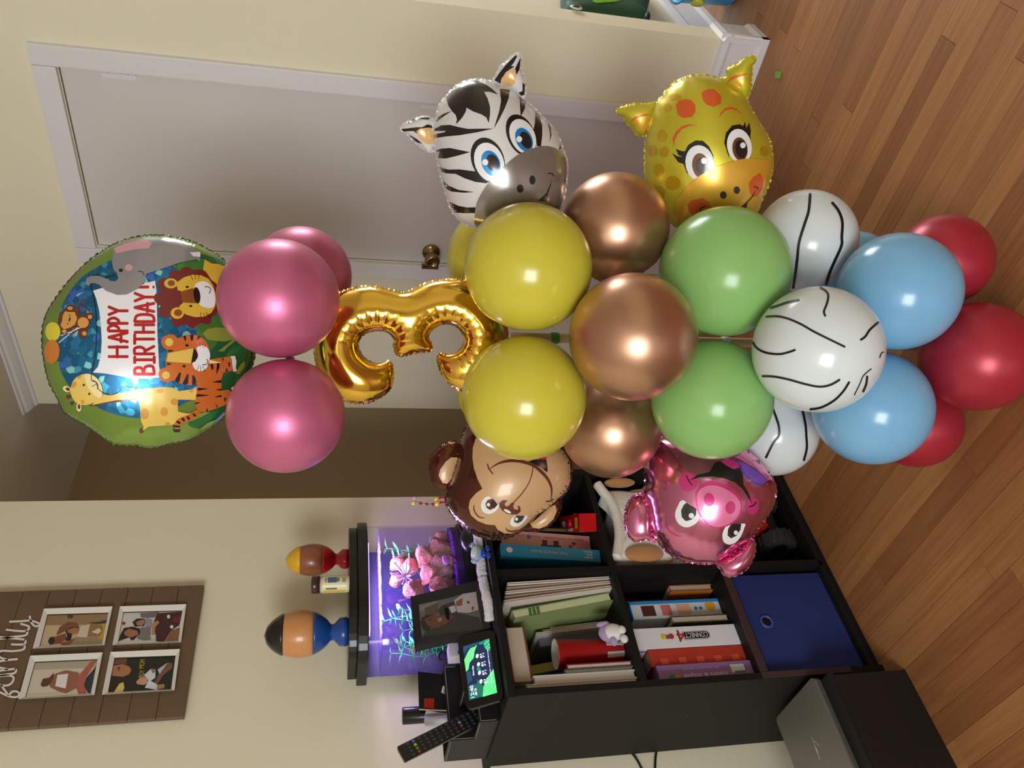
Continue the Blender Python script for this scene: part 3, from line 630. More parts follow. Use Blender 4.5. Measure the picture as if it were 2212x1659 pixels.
fc = decal(mf, Q((720,230),(690,330),(685,430),(700,540),(740,660),(790,760),(720,810),(660,880),(645,960),(670,1040),(740,1100),(830,1135),(925,1145),(950,1190),(1020,1230),(1090,1235),(1170,1200),(1260,1130),(1340,1040),(1450,985),(1560,895),(1655,795),(1712,690),(1722,590),(1710,470),(1650,370),(1400,170),(1000,100)), 1, mt, 'face', t)
eye(mf, t, smoothclosed(Q((855,838),(800,870),(775,930),(790,995),(840,1025),(890,1020),(940,985),(965,930),(905,880)), 2), Q((895,862),(955,925),(920,965),(870,985),(835,962),(822,920),(845,880)), Q((905,872),(948,925),(915,958),(882,950),(868,910)), Q(*ell(855,928,18,18)), mbr, 2)
eye(mf, t, smoothclosed(Q((1130,1045),(1090,1090),(1085,1135),(1125,1162),(1180,1155),(1230,1110),(1270,1048),(1200,1040)), 2), Q((1150,1042),(1240,1045),(1210,1100),(1165,1125),(1125,1112),(1125,1070)), Q((1165,1046),(1230,1050),(1205,1092),(1170,1108),(1142,1095)), Q(*ell(1150,1080,17,17)), mbr, 2)
decal(mf, Q((1055,885),(1010,880),(970,910),(970,950),(1000,990),(1050,1025),(1100,1032),(1160,1030),(1195,1000),(1190,960),(1172,936),(1160,950),(1172,970),(1158,985),(1125,975),(1115,940),(1130,915),(1110,905),(1085,920),(1075,938),(1040,950),(1025,925),(1035,905)), 3, mbr, 'nose', t)
decal(mf, Q(*ell(1055,998,42,14,28)), 4, inkw, 'nose_glint', t)
strokes(mf, [Q((1120,905),(1200,820),(1270,720),(1310,620),(1325,525))], 2.2, 2, mbr, 'nose_line', t)
strokes(mf, [Q((870,552),(930,510),(1000,480),(1100,464),(1200,472),(1320,510),(1400,570),(1480,660),(1520,760),(1515,880))], 7.0, 3, mbr, 'mouth', t, taper=True)
strokes(mf, [Q((845,500),(860,550),(900,602)), Q((1465,893),(1500,892),(1540,870))], 3.0, 3, mbr, 'mouth_corner', t)
decal(mf, Q((1240,485),(1330,455),(1400,445),(1465,455),(1480,540),(1475,590),(1400,530),(1320,495)), 2, inkb, 'mouth_opening', t)
decal(mf, Q((1390,440),(1460,425),(1472,450),(1420,456)), 3, M('red_tongue_print', (186, 40, 60), 0.3), 'tongue', t)
strokes(mf, [Q((705,930),(700,970),(720,1020),(760,1060),(815,1070)), Q((1040,1170),(1055,1200),(1110,1210),(1180,1190))], 3.0, 2, mbr, 'brow_line', t, taper=True)
# pig
Gp = lambda *p: C(1320, 920, 5.0275, p)
pout = smoothclosed(Gp((520,130),(440,230),(385,370),(372,520),(385,640),(350,720),(380,800),(420,900),(430,1050),(460,1150),(500,1230),(580,1330),(700,1420),(850,1470),(1000,1490),(1140,1480),(1250,1430),(1380,1330),(1500,1240),(1560,1160),(1640,1050),(1720,920),(1770,800),(1785,680),(1740,560),(1650,450),(1560,350),(1480,290),(1300,200),(1000,120),(700,110)), 3)
pp = foilmat('pig_pink_foil', (220, 128, 172), 0.16, 0.95, bump=0.0); ppl = foilmat('pig_light_pink_print', (236, 130, 178), 0.2, 0.35); ppd = foilmat('pig_magenta_print', (214, 56, 130), 0.2, 0.4)
pf = Foil(pout, 1.685, 0.085, (-0.04, -0.05), ripple=0.10, nrip=22)
t = empty('animal_balloon', pf.Cw-np.array((0, 0, 0.15)), 'shiny pink pig head foil balloon with round snout and purple collar', 'balloon', 'animal head balloons')
pf.body('head', pp, t, seam='seam', seam_mat=pp, scallop=1.6)
e1, eo1 = ear(Gp((440,1180),(480,1230),(470,1255),(390,1225),(330,1240),(250,1245),(190,1180),(155,1080),(155,960),(180,850),(240,770),(310,740),(390,780),(455,900),(460,1050)), 1.69, pp, t)
e2, eo2 = ear(Gp((1140,1490),(1230,1460),(1330,1390),(1440,1320),(1515,1235),(1560,1280),(1550,1400),(1480,1540),(1380,1610),(1290,1630),(1220,1600),(1190,1550)), 1.69, pp, t)
eye(pf, t, smoothclosed(Gp((780,805),(730,860),(697,940),(702,1010),(740,1070),(810,1102),(880,1085),(955,1020),(930,915)), 2), Gp((820,832),(928,905),(922,970),(870,1020),(810,1035),(767,990),(760,920),(788,860)), Gp((840,850),(915,900),(905,960),(855,1000),(812,990),(798,920)), Gp(*ell(872,975,29,29)), dkgrey, 2)
eye(pf, t, smoothclosed(Gp((1262,1078),(1220,1140),(1208,1200),(1225,1262),(1280,1290),(1350,1270),(1410,1200),(1450,1100),(1452,1060),(1340,1068)), 2), Gp((1300,1070),(1415,1062),(1405,1130),(1360,1195),(1300,1222),(1265,1190),(1270,1120)), Gp((1320,1072),(1408,1066),(1395,1125),(1355,1180),(1308,1195),(1285,1150)), Gp(*ell(1355,1160,22,24)), dkgrey, 2)
decal(pf, Gp((850,595),(940,530),(1070,500),(1130,395),(1190,385),(1250,430),(1310,465),(1395,455),(1430,520),(1440,640),(1490,720),(1530,830),(1535,852),(1440,690),(1350,610),(1240,570),(1100,545),(960,555)), 3, inkb, 'mouth', t)
strokes(pf, [Gp((820,540),(840,590),(880,645)), Gp((1500,880),(1545,867),(1578,825))], 2.4, 5, inkb, 'mouth_corner', t)
for e in ((835,605,100,104), (1535,868,72,96)): decal(pf, Gp(*ell(*e)), 2, ppd, 'cheek', t)
decal(pf, Gp((1190,385),(1240,365),(1330,365),(1395,420),(1390,455),(1330,470),(1250,430)), 4, ppd, 'tongue', t)
sn = decal(pf, smoothclosed(Gp((918,800),(920,720),(960,650),(1040,607),(1130,600),(1250,640),(1340,700),(1400,770),(1425,860),(1410,960),(1350,1040),(1260,1090),(1170,1112),(1080,1090),(1000,1020),(940,920)), 2), 5, ppd, 'snout', t)
decal(pf, smoothclosed(Gp((932,800),(940,730),(990,672),(1090,645),(1180,660),(1290,710),(1370,780),(1408,860),(1390,960),(1330,1035),(1240,1083),(1160,1100),(1080,1080),(1010,1010),(950,920)), 2), 6, ppl, 'snout_disc', sn)
for e in ((1065,800,56,73,-8), (1297,888,54,70,8)): decal(pf, Gp(*ell(*e)), 7, ppd, 'nostril', sn)
decal(pf, Gp((1390,395),(1430,395),(1600,500),(1712,592),(1640,640),(1560,612),(1450,525)), 2, foilmat('purple_collar_print', (142, 92, 200), 0.25, 0.3), 'collar', t)
decal(pf, Gp((1350,335),(1440,285),(1560,365),(1735,580),(1712,592),(1570,465)), 2, ppl, 'collar_edge', t)
strokes(pf, [Gp((590,1010),(590,1080),(640,1150),(720,1195),(760,1200)), Gp((1140,1350),(1170,1390),(1240,1402),(1310,1380),(1370,1330))], 3.6, 2, ppd, 'brow_line', t, taper=True)

# ------------------------------------------------------------------ gold number
N3 = lambda *p: C(700, 500, 4.1475, p)
n3 = N3((60,620),(130,560),(200,530),(330,497),(450,492),(560,518),(680,545),(760,540),(860,492),(960,452),(1050,437),(1180,432),(1290,452),(1400,510),(1520,620),(1600,760),(1640,900),(1630,1050),(1580,1180),(1500,1300),(1400,1385),(1290,1428),(1200,1412),(1110,1350),(1060,1280),(1030,1210),(1015,1150),(1035,1092),(1100,1105),(1180,1085),(1230,1040),(1255,980),(1240,910),(1190,850),(1120,825),(1050,830),(975,870),(930,930),(930,960),(955,1000),(958,1055),(930,1072),(800,1088),(690,1113),(645,1085),(628,1000),(640,975),(600,920),(540,888),(450,890),(370,910),(320,960),(305,1030),(350,1120),(420,1170),(500,1185),(570,1163),(612,1195),(618,1300),(600,1390),(550,1450),(450,1510),(350,1538),(250,1530),(160,1505),(60,1420),(-40,1280),(-80,1100),(-80,900),(-20,720))
gold = M('gold_foil', (244, 198, 84), 0.13, 1.0, var=0.02, scale=8, bump=0.05, bscale=30)
class Foil3(Foil):
    def H(self, P):
        P = np.atleast_2d(P); r0, self.ripple = self.ripple, 0; h = Foil.H(self, P); self.ripple = r0
        for cx, cy, rr in ((815, 748, 42), (964.5, 736, 38)):
            d = P-np.array((cx, cy)); r = np.hypot(d[:, 0], d[:, 1]); ph = np.arctan2(d[:, 1], d[:, 0])
            k = np.exp(-((r-rr-14)/16)**2)*(np.abs(ph+1.57) < 1.6+1.2)
            h = h*(1-0.055*k*np.power(np.abs(np.sin(ph*11)), 9))
        return h
f3 = Foil3(smoothclosed(n3, 2), 1.56, 0.043, (0.0, 0.0), step=2.8, g=1.6, ripple=0.05)
t = empty('number_balloon', f3.Cw-np.array((0, 0, 0.17)), 'shiny gold foil number three balloon between the pink and yellow balloons', 'balloon')
f3.body('digit', gold, t, seam='seam', seam_px=3.0, seam_mat=gold, scallop=1.0)
# ------------------------------------------------------------------ round birthday balloon
R2 = lambda *p: C(60, 480, 2.910, p)
RA = lambda *p: C(60, 480, 5.925, p)
RB = lambda *p: C(300, 500, 6.381, p)
RC = lambda *p: C(60, 720, 5.925, p)
RD = lambda *p: C(300, 720, 5.925, p)
rout = R2((95,760),(100,650),(130,560),(180,480),(255,380),(340,290),(440,205),(560,135),(680,98),(800,86),(920,98),(1040,130),(1140,180),(1220,235),(1300,330),(1380,480),(1430,650),(1430,800),(1390,950),(1335,1080),(1270,1170),(1200,1250),(1110,1312),(1000,1368),(880,1390),(770,1418),(680,1400),(540,1392),(450,1330),(350,1262),(235,1195),(190,1100),(140,1010),(108,880))
def leafy(key, c1, c2):
    m = M(key, c1, 0.2, 0.45, coat=0.5, var=0.02, scale=5); nt = m.node_tree
    mx = [n for n in nt.nodes if n.bl_idname == 'ShaderNodeMix'][0]; mx.inputs[6].default_value = lin(c1)+(1,); mx.inputs[7].default_value = lin(c2)+(1,)
    return m
rgreen = leafy('green_ring_foil', (106, 140, 50), (132, 164, 70)); rdark = leafy('dark_jungle_print', (24, 96, 56), (40, 122, 62)); rmid = leafy('jungle_print', (60, 130, 56), (84, 146, 66))
rlime = leafy('lime_leaf_print', (150, 170, 60), (168, 184, 84))
# holographic sky: glints of the foil shards painted as random bright cells, plus bump
m = bpy.data.materials.new('holographic_blue_foil'); m.use_nodes = True; nt = m.node_tree; b = nt.nodes['Principled BSDF']
tc = nt.nodes.new('ShaderNodeTexCoord'); vo = nt.nodes.new('ShaderNodeTexVoronoi'); vo.inputs['Scale'].default_value = 95; nt.links.new(tc.outputs['Object'], vo.inputs['Vector'])
sp = nt.nodes.new('ShaderNodeSeparateColor'); nt.links.new(vo.outputs['Color'], sp.inputs[0])
rp = nt.nodes.new('ShaderNodeValToRGB'); rp.color_ramp.interpolation = 'CONSTANT'
rp.color_ramp.elements[0].color = lin((34, 104, 146))+(1,); rp.color_ramp.elements[1].position = 0.93; rp.color_ramp.elements[1].color = lin((150, 228, 240))+(1,)
for p, c in ((0.45, (40, 118, 158)), (0.7, (54, 128, 186)), (0.84, (72, 170, 210)), (0.89, (70, 120, 226))):
    e = rp.color_ramp.elements.new(p); e.color = lin(c)+(1,)
nt.links.new(sp.outputs[0], rp.inputs[0]); nt.links.new(rp.outputs[0], b.inputs['Base Color'])
b.inputs['Metallic'].default_value = 0.6; b.inputs['Roughness'].default_value = 0.25
bp = nt.nodes.new('ShaderNodeBump'); bp.inputs['Strength'].default_value = 0.25; bp.inputs['Distance'].default_value = 0.003
nt.links.new(sp.outputs[1], bp.inputs['Height']); nt.links.new(bp.outputs['Normal'], b.inputs['Normal'])
rsky = m
rgrey = foilmat('elephant_grey_print', (148, 148, 152), 0.22, 0.3); rpk = foilmat('soft_pink_print', (212, 160, 168), 0.25, 0.1); rred = foilmat('red_lettering_print', (196, 34, 38), 0.2, 0.5)
rmar = foilmat('maroon_mane_print', (116, 34, 32), 0.28, 0.1); ryel = foilmat('lion_yellow_print', (222, 184, 60), 0.28, 0.1); rbro = foilmat('nose_brown_print', (142, 76, 32), 0.28, 0.1)
ror = foilmat('tiger_orange_print', (206, 110, 44), 0.26, 0.15); rsand = foilmat('giraffe_sand_print', (228, 196, 96), 0.26, 0.1); rspot = foilmat('giraffe_spot_print', (212, 150, 62), 0.28, 0.1); rcream = foilmat('cream_print', (240, 222, 160), 0.26, 0.1)
rmb = foilmat('small_monkey_brown', (104, 44, 26), 0.28, 0.1); rmt = foilmat('small_monkey_tan', (214, 154, 74), 0.28, 0.1); rorb = foilmat('orange_balloon_print', (206, 124, 42), 0.26, 0.15); ryb = foilmat('yellow_balloon_print', (220, 206, 56), 0.26, 0.15)
rf = Foil(smoothclosed(rout, 2), 1.56, 0.075, (0.10, 0.03), ripple=0.075, nrip=18)
t = empty('round_balloon', rf.Cw-np.array((0, 0, 0.2)), 'round foil birthday balloon with jungle animals on top of the column', 'balloon')
rf.body('foil_skin', rgreen, t, seam='seam', seam_px=2.6, seam_mat=M('dark_seam_foil', (62, 84, 36), 0.3, 0.5), scallop=2.2)
decal(rf, smoothclosed(R2((960,200),(1240,240),(1430,500),(1430,800),(1350,1050),(1260,1190),(1130,1290),(1030,1290),(1010,1250),(1090,1200),(1060,1150),(1070,1000),(1060,800),(1040,650),(1000,650),(930,280)), 2), 1, rdark, 'jungle_print', t)
decal(rf, smoothclosed(R2((940,230),(1100,230),(1200,300),(1230,560),(1230,700),(1130,820),(1060,840),(1020,660),(960,400)), 2), 2, rmid, 'jungle_print', t)
decal(rf, smoothclosed(R2((195,900),(172,790),(180,690),(205,550),(262,440),(340,345),(430,285),(530,235),(640,240),(900,270),(960,330),(1030,460),(1060,640),(1060,860),(1060,1020),(1060,1100),(1000,1130),(860,1200),(700,1232),(560,1212),(440,1165),(340,1100),(245,1010)), 2), 3, rsky, 'sky_print', t)
for P in (((1100,700),(1130,670),(1190,660),(1255,668),(1300,735),(1240,750),(1180,745),(1130,738)), ((1195,812),(1290,738),(1315,738),(1250,790),(1235,812)), ((1305,950),(1340,890),(1365,872),(1362,905),(1330,955)), ((1212,628),(1245,640),(1270,690),(1240,660)), ((1080,1300),(1130,1260),(1190,1240),(1150,1275),(1110,1300)), ((990,1255),(1080,1200),(1150,1190),(1090,1225),(1030,1250))): decal(rf, R2(*P), 4, rlime, 'leaf_print', t)
# the small monkey with two balloons
decal(rf, RA(*ell(320,1400,97,122)), 4, ryb, 'balloon_print', t); decal(rf, RC(*ell(308,235,98,155,4)), 5, rorb, 'balloon_print', t)
strokes(rf, [RA((425,1450),(560,1400),(690,1340)), RC((400,120),(530,10),(640,-75))], 1.6, 5, inkw, 'string_print', t, smooth=False)
mk_ = decal(rf, RA(*ell(515,1240,122,150,12)), 5, rmb, 'monkey_print', t)
for P, l, m_, n in ((RA(*ell(545,1095,56,40)), 5, rmb, 'ear'), (RA(*ell(465,1400,48,40)), 5, rmb, 'ear'), (RA((640,1190),(740,1180),(790,1150),(830,1190),(820,1240),(785,1290),(770,1360),(750,1460),(690,1490),(650,1440),(640,1380),(560,1450),(530,1430),(600,1350),(615,1280)), 5, rmb, 'body'), (RA((615,1080),(640,1065),(668,1070),(665,1185),(630,1190)), 5, rmb, 'arm'),
    (RA((445,1200),(475,1140),(540,1150),(600,1148),(632,1230),(604,1310),(540,1350),(460,1372),(418,1320),(440,1260)), 6, rmt, 'face'), (RA(*ell(542,1100,34,23)), 6, rmt, 'ear'), (RA(*ell(468,1397,30,22)), 6, rmt, 'ear'), (RA(*ell(708,1285,72,68)), 6, rmt, 'belly'), (RA(*ell(796,1212,28,28)), 6, rmt, 'foot'), (RA(*ell(724,1424,30,28)), 6, rmt, 'foot'),
    (RA(*ell(535,1245,10,30,12)), 7, inkb, 'nose'), (RA(*ell(534,1193,8,8)), 7, inkb, 'eye'), (RA(*ell(510,1300,8,8)), 7, inkb, 'eye')): decal(rf, P, l, m_, n, mk_)
strokes(rf, [RA((790,1150),(770,1110),(700,1080),(675,1040),(700,1000),(760,1000))], 3.0, 5, rmb, 'tail', mk_)
# banner, elephant, string and lettering
bn = decal(rf, R2((410,430),(460,415),(520,405),(600,402),(690,408),(740,382),(800,368),(808,430),(812,520),(815,700),(825,900),(835,975),(740,985),(640,980),(550,962),(480,950),(408,945),(440,910),(458,850),(465,750),(460,650),(450,560),(430,480)), 5, inkw, 'banner_print', t)
el = decal(rf, R2((530,250),(540,180),(560,140),(640,112),(760,92),(880,96),(1000,140),(1050,170),(1085,190),(1080,250),(1060,232),(950,255),(850,290),(745,325),(738,370),(690,420),(620,455),(560,457),(490,430),(450,395),(420,383),(400,383),(382,402),(362,385),(370,352),(395,338),(440,336),(480,348),(515,368),(552,372),(570,352),(560,320),(538,295)), 7, rgrey, 'elephant_print', t)
decal(rf, R2((540,165),(610,133),(740,108),(782,130),(760,165),(680,170),(600,188),(556,198)), 8, rpk, 'ear', el); decal(rf, R2(*ell(585,302,13,11)), 8, inkb, 'eye', el); decal(rf, R2(*ell(635,285,25,21)), 8, rpk, 'cheek', el)
strokes(rf, [R2((695,308),(720,312),(732,335))], 1.6, 8, inkb, 'smile', el); decal(rf, R2((1018,190),(1085,186),(1085,218),(1040,214)), 8, inkw, 'tail', el)
strokes(rf, [R2((392,388),(410,460),(425,560),(430,700),(420,850),(405,920),(400,990),(430,1008),(445,1050),(500,1085),(560,1075),(600,1035),(640,1040),(685,1045)), R2((400,335),(440,330),(500,342),(550,330))], 1.5, 9, inkb, 'string_print', t)
GL = {'H': [[(0, 0), (0, 1)], [(1, 0), (1, 1)], [(-.1, .55), (1.1, .55)]], 'A': [[(0, 0), (.5, 1)], [(1, 0), (.5, 1)], [(-.05, .35), (1.05, .35)]], 'P': [[(0, 0), (0, 1)], [(0, 1), (.6, 1.0), (1, .75), (.6, .5), (0, .45)]],
      'Y': [[(0, 1), (.5, .5)], [(1, 1), (.5, .5)], [(.5, .5), (.5, 0)]], 'B': [[(0, 0), (0, 1)], [(0, 1), (.7, .97), (.75, .65), (0, .55)], [(0, .55), (.9, .45), (.95, .08), (0, 0)]], 'I': [[(.5, 0), (.5, 1)], [(0, 0), (1, 0)], [(0, 1), (1, 1)]],
      'R': [[(0, 0), (0, 1)], [(0, 1), (.7, 1), (.9, .72), (.6, .5), (0, .5)], [(.35, .5), (1, 0)]], 'T': [[(.5, 0), (.5, 1)], [(0, 1), (1, 1)]], 'D': [[(0, 0), (0, 1)], [(0, 1), (.8, .9), (1, .5), (.8, .08), (0, 0)]], '!': [[(.5, .3), (.5, 1)], [(.5, .03), (.5, .05)]]}
def word(s, spans, xb, xt, slope=0.0):
    for ch, (ya, yb) in zip(s, spans):
        L = []
        for ln in GL[ch]:
            L.append(R2(*[(xb+slope*(700-ya)-(xb-xt)*q, ya+(yb-ya)*p) for p, q in ln]))
        strokes(rf, L, 6.4, 6, rred, 'letter', bn, smooth=len(L[0]) > 2 or ch in 'PBRD')
word('HAPPY', [(845, 785), (752, 695), (684, 648), (636, 602), (582, 532)], 628, 508, 0.0)
word('BIRTHDAY!', [(955, 905), (885, 845), (828, 780), (765, 705), (692, 645), (625, 580), (562, 510), (496, 446), (415, 400)], 795, 672, 0.0)
# lion
lb = decal(rf, RB((905,385),(1000,440),(1100,450),(1230,500),(1200,650),(1150,800),(1090,800),(1000,670),(950,590),(885,530)), 5, ryel, 'lion_print', t)
decal(rf, smoothclosed(RB((205,910),(240,850),(300,830),(265,760),(270,680),(330,645),(405,640),(415,570),(470,530),(560,540),(600,500),(680,490),(740,530),(830,525),(920,550),(960,620),(1000,670),(1070,720),(1095,800),(1090,900),(1095,1000),(1085,1100),(1050,1160),(1000,1180),(990,1260),(930,1280),(840,1260),(800,1300),(740,1335),(680,1310),(630,1270),(560,1310),(490,1300),(450,1240),(440,1180),(340,1185),(280,1140),(270,1070),(300,1020),(230,980)), 2), 6, rmar, 'mane', lb)
for P, l, m_, n in ((RB(*ell(440,715,92,70)), 8, ryel, 'ear'), (RB(*ell(530,1125,92,80)), 8, ryel, 'ear'), (RB(*ell(447,713,50,42)), 9, rbro, 'ear'), (RB(*ell(540,1120,56,46)), 9, rbro, 'ear'),
    (RB((500,720),(620,632),(740,595),(860,605),(960,650),(1020,740),(1055,850),(1062,950),(1050,1040),(1000,1120),(900,1175),(780,1182),(660,1150),(580,1100),(555,1030),(600,990),(620,900),(580,820),(535,810),(530,770)), 7, ryel, 'face'),
    (RB((570,830),(750,780),(805,990),(600,980),(585,900)), 8, rbro, 'nose_bridge'), (smoothclosed(RB((762,770),(800,710),(880,685),(960,710),(1020,790),(1050,900),(1050,1000),(1010,1050),(920,1050),(835,1005),(850,900),(820,800)), 2), 8, inkw, 'muzzle'),
    (RB(*ell(800,880,46,112,-8)), 9, inkb, 'nose'), (RB(*ell(665,765,23,14)), 9, inkb, 'eye'), (RB(*ell(715,1028,23,14)), 9, inkb, 'eye')): decal(rf, P, l, m_, n, lb)
strokes(rf, [RB((910,762),(960,765),(992,805),(968,852))], 1.6, 9, inkb, 'smile', lb)
strokes(rf, [RB((708,600),(748,672)), RB((770,590),(782,660)), RB((832,580),(820,662)), RB((852,1115),(848,1205)), RB((890,1125),(912,1210)), RB((922,1115),(980,1190))], 0.9, 9, inkb, 'whisker', lb, smooth=False)
# giraffe on the balloon
gi = decal(rf, R2((465,1085),(560,1078),(700,1050),(860,1035),(910,1040),(950,1062),(1065,1045),(1062,1118),(940,1115),(945,1190),(1000,1202),(1062,1198),(1000,1250),(900,1275),(760,1285),(735,1302),(712,1250),(705,1160),(690,1110),(560,1118),(400,1150)), 5, rsand, 'giraffe_print', t)
for e in ((750,1095,28,25), (735,1205,26,34), (858,1192,24,28), (922,1130,24,20), (830,1062,22,14), (610,1095,22,14), (1030,1060,14,12), (880,1268,16,10)): decal(rf, R2(*ell(*e)), 6, rspot, 'spot', gi)
strokes(rf, [R2((395,1152),(440,1145),(500,1132),(600,1122),(680,1108))], 4.5, 4, rmb, 'mane', gi); decal(rf, R2(*ell(714,1314,14,14)), 6, rmb, 'tail_tip', gi); strokes(rf, [R2((740,1290),(718,1310))], 4, 5, rsand, 'tail', gi, smooth=False)
for P, l, m_, n in ((RC(*ell(500,712,52,38,20)), 6, rcream, 'ear'), (RC(*ell(655,945,32,56)), 6, rcream, 'ear'), (RC(*ell(512,715,30,20,25)), 7, rmb, 'ear'), (RC(*ell(655,940,18,32)), 7, rmb, 'ear'), (RC((485,800),(545,788),(538,835),(505,845)), 6, rmb, 'horn'), (RC((535,888),(582,870),(575,920),(555,925)), 6, rmb, 'horn'),
    (smoothclosed(RC((545,720),(580,610),(640,552),(720,520),(800,520),(880,570),(930,640),(955,740),(945,820),(900,855),(800,905),(700,918),(610,880),(560,800)), 2), 7, rsand, 'head'), (smoothclosed(RC((735,520),(820,530),(900,590),(950,690),(955,770),(920,830),(840,780),(770,690),(735,600)), 2), 8, rcream, 'muzzle'),
    (RC(*ell(716,662,14,14)), 9, inkb, 'eye'), (RC(*ell(787,776,14,14)), 9, inkb, 'eye'), (RC(*ell(590,660,26,45,30)), 8, rspot, 'spot'), (RC(*ell(700,880,24,26)), 8, rspot, 'spot'), (RC(*ell(660,560,30,16,-30)), 8, rspot, 'spot')): decal(rf, P, l, m_, n, gi)
strokes(rf, [RC((815,600),(870,620),(900,670),(888,722)), RC((820,680),(885,648))], 1.2, 9, inkb, 'smile', gi)
# tiger
ti = decal(rf, RD((745,660),(740,540),(800,490),(880,420),(915,385),(905,335),(1040,312),(1180,295),(1205,340),(1200,480),(1080,500),(1055,600),(1062,730),(1150,720),(1190,760),(1160,880),(1090,925),(1000,960),(860,1005),(760,1010),(720,900),(735,780)), 6, ror, 'tiger_print', t)
decal(rf, RD((285,120),(290,80),(320,40),(390,10),(450,20),(500,65),(580,30),(680,15),(780,35),(850,90),(890,160),(910,280),(900,380),(860,440),(760,560),(745,640),(680,665),(560,655),(450,600),(360,632),(280,600),(246,530),(270,460),(350,430),(340,330),(370,220),(310,180)), 7, ror, 'head', ti)
for P, l, m_, n in ((smoothclosed(RD((735,190),(790,155),(850,165),(900,220),(912,300),(890,370),(870,440),(800,487),(730,470),(693,420),(690,370),(750,320),(755,260)), 2), 8, inkw, 'muzzle'), (RD((375,255),(700,190),(668,385),(355,360)), 8, rsand, 'forehead'), (RD((705,188),(740,235),(756,280),(745,320),(720,360),(668,384)), 9, inkb, 'nose'),
    (RD(*ell(388,113,52,52)), 8, rsand, 'ear'), (RD(*ell(347,535,50,50)), 8, rsand, 'ear'), (RD(*ell(615,155,21,17)), 8, inkb, 'eye'), (RD(*ell(578,420,21,17)), 8, inkb, 'eye'), (RD((1170,295),(1230,288),(1250,360),(1240,440),(1258,480),(1210,495),(1195,400),(1190,330)), 7, inkw, 'paw'), (RD((905,340),(1060,375),(900,388)), 7, rcream, 'bib'), (RD((1180,700),(1215,680),(1230,705),(1195,740)), 7, inkw, 'paw')): decal(rf, P, l, m_, n, ti)
for P in (((565,40),(600,30),(605,90),(590,95)), ((655,20),(700,20),(690,90),(668,95)), ((755,30),(795,45),(740,95)), ((460,600),(520,500),(540,505),(520,620),(500,635)), ((555,650),(620,520),(635,525),(630,640),(600,660)), ((685,530),(720,560),(735,620),(720,660),(680,660)), ((370,215),(430,215),(440,230),(380,240)), ((360,375),(425,395),(360,410)),
    ((915,400),(945,390),(955,450),(935,475)), ((1000,385),(1030,380),(1030,440),(990,535)), ((1060,325),(1085,320),(1078,360)), ((1145,370),(1165,375),(1165,430),(1150,430)), ((1105,490),(1125,435),(1140,490)), ((935,625),(1050,600),(1055,635)), ((755,700),(890,712),(750,735)), ((740,780),(905,795),(730,815)), ((980,725),(1055,710),(1060,735)), ((960,820),(1055,790),(1060,815)), ((722,890),(800,883),(722,910)), ((1090,830),(1120,830),(1100,885)), ((975,895),(1010,940),(1000,955)), ((860,1003),(875,950),(885,1000))): decal(rf, RD(*P), 9, inkb, 'stripe', ti)
strokes(rf, [RD((865,330),(882,360),(860,400),(815,400))], 1.6, 9, inkb, 'smile', ti); strokes(rf, [RD((775,410),(740,480)), RD((790,420),(790,500)), RD((815,415),(845,490)), RD((780,115),(785,175)), RD((820,120),(815,180)), RD((850,130),(838,190))], 0.9, 9, inkb, 'whisker', ti, smooth=False)
tl = [(745,1010),(690,1055),(610,1095),(540,1120),(495,1165),(485,1240)]
strokes(rf, [RD(*tl)], 12.5, 7, ror, 'tail', ti)
strokes(rf, [RD((700,1035),(722,1058)), RD((622,1070),(645,1100)), RD((555,1092),(580,1118)), RD((490,1130),(525,1150)), RD((445,1190),(520,1195)), RD((445,1238),(525,1242)), RD((455,1255),(515,1255))], 4.4, 8, inkb, 'tail_band', ti, smooth=False)
# ------------------------------------------------------------------ helpers for things on planes
def pc(rgb, rough=0.35): return M('print_%d_%d_%d' % rgb, rgb, rough, var=0.02)
def polyY(name, px, y, depth, mat, parent=None, **k):        # outline seen in the photo, on the plane y, given depth
    A = [onY(a, b, y) for a, b in px]; n = len(A)
    V = A+[p+np.array((0, depth, 0)) for p in A]
    F = [tuple(range(n)), tuple(range(2*n-1, n-1, -1))]+[(i, n+i, n+(i+1) % n, (i+1) % n) for i in range(n)]
    bm = bmesh.new(); vs = [bm.verts.new(v) for v in V]
    for f in F: bm.faces.new([vs[i] for i in f])
    bmesh.ops.recalc_face_normals(bm, faces=bm.faces); bm.verts.index_update()
    F = [tuple(v.index for v in f.verts) for f in bm.faces]; bm.free()
    return mk(name, V, F, mat, parent, **k)
def plate(name, px, sf, thick, mat, parent=None, hole=None, front=0.0, **k):   # flat plate on plane sf, optional hole outline
    A = [sf.pt(q, 0)+sf.n*front for q in px]; n = len(A); back = -sf.n*thick
    if hole is None:
        V = A+[p+back for p in A]; F = [tuple(range(n)), tuple(range(2*n-1, n-1, -1))]+[(i, n+i, n+(i+1) % n, (i+1) % n) for i in range(n)]
    else:
        B = [sf.pt(q, 0)+sf.n*front*0.5 for q in hole]
        V = A+B+[p+back for p in A]+[p+back for p in B]
        F = []
        for i in range(n):
            j = (i+1) % n
            F += [(i, j, n+j, n+i), (2*n+j, 2*n+i, 3*n+i, 3*n+j), (j, i, 2*n+i, 2*n+j), (n+i, n+j, 3*n+j, 3*n+i)]
    bm = bmesh.new(); vs = [bm.verts.new(v) for v in V]
    for f in F: bm.faces.new([vs[i] for i in f])
    bmesh.ops.recalc_face_normals(bm, faces=bm.faces); bm.verts.index_update(); F = [tuple(v.index for v in f.verts) for f in bm.faces]; bm.free()
    return mk(name, V, F, mat, parent, **k)

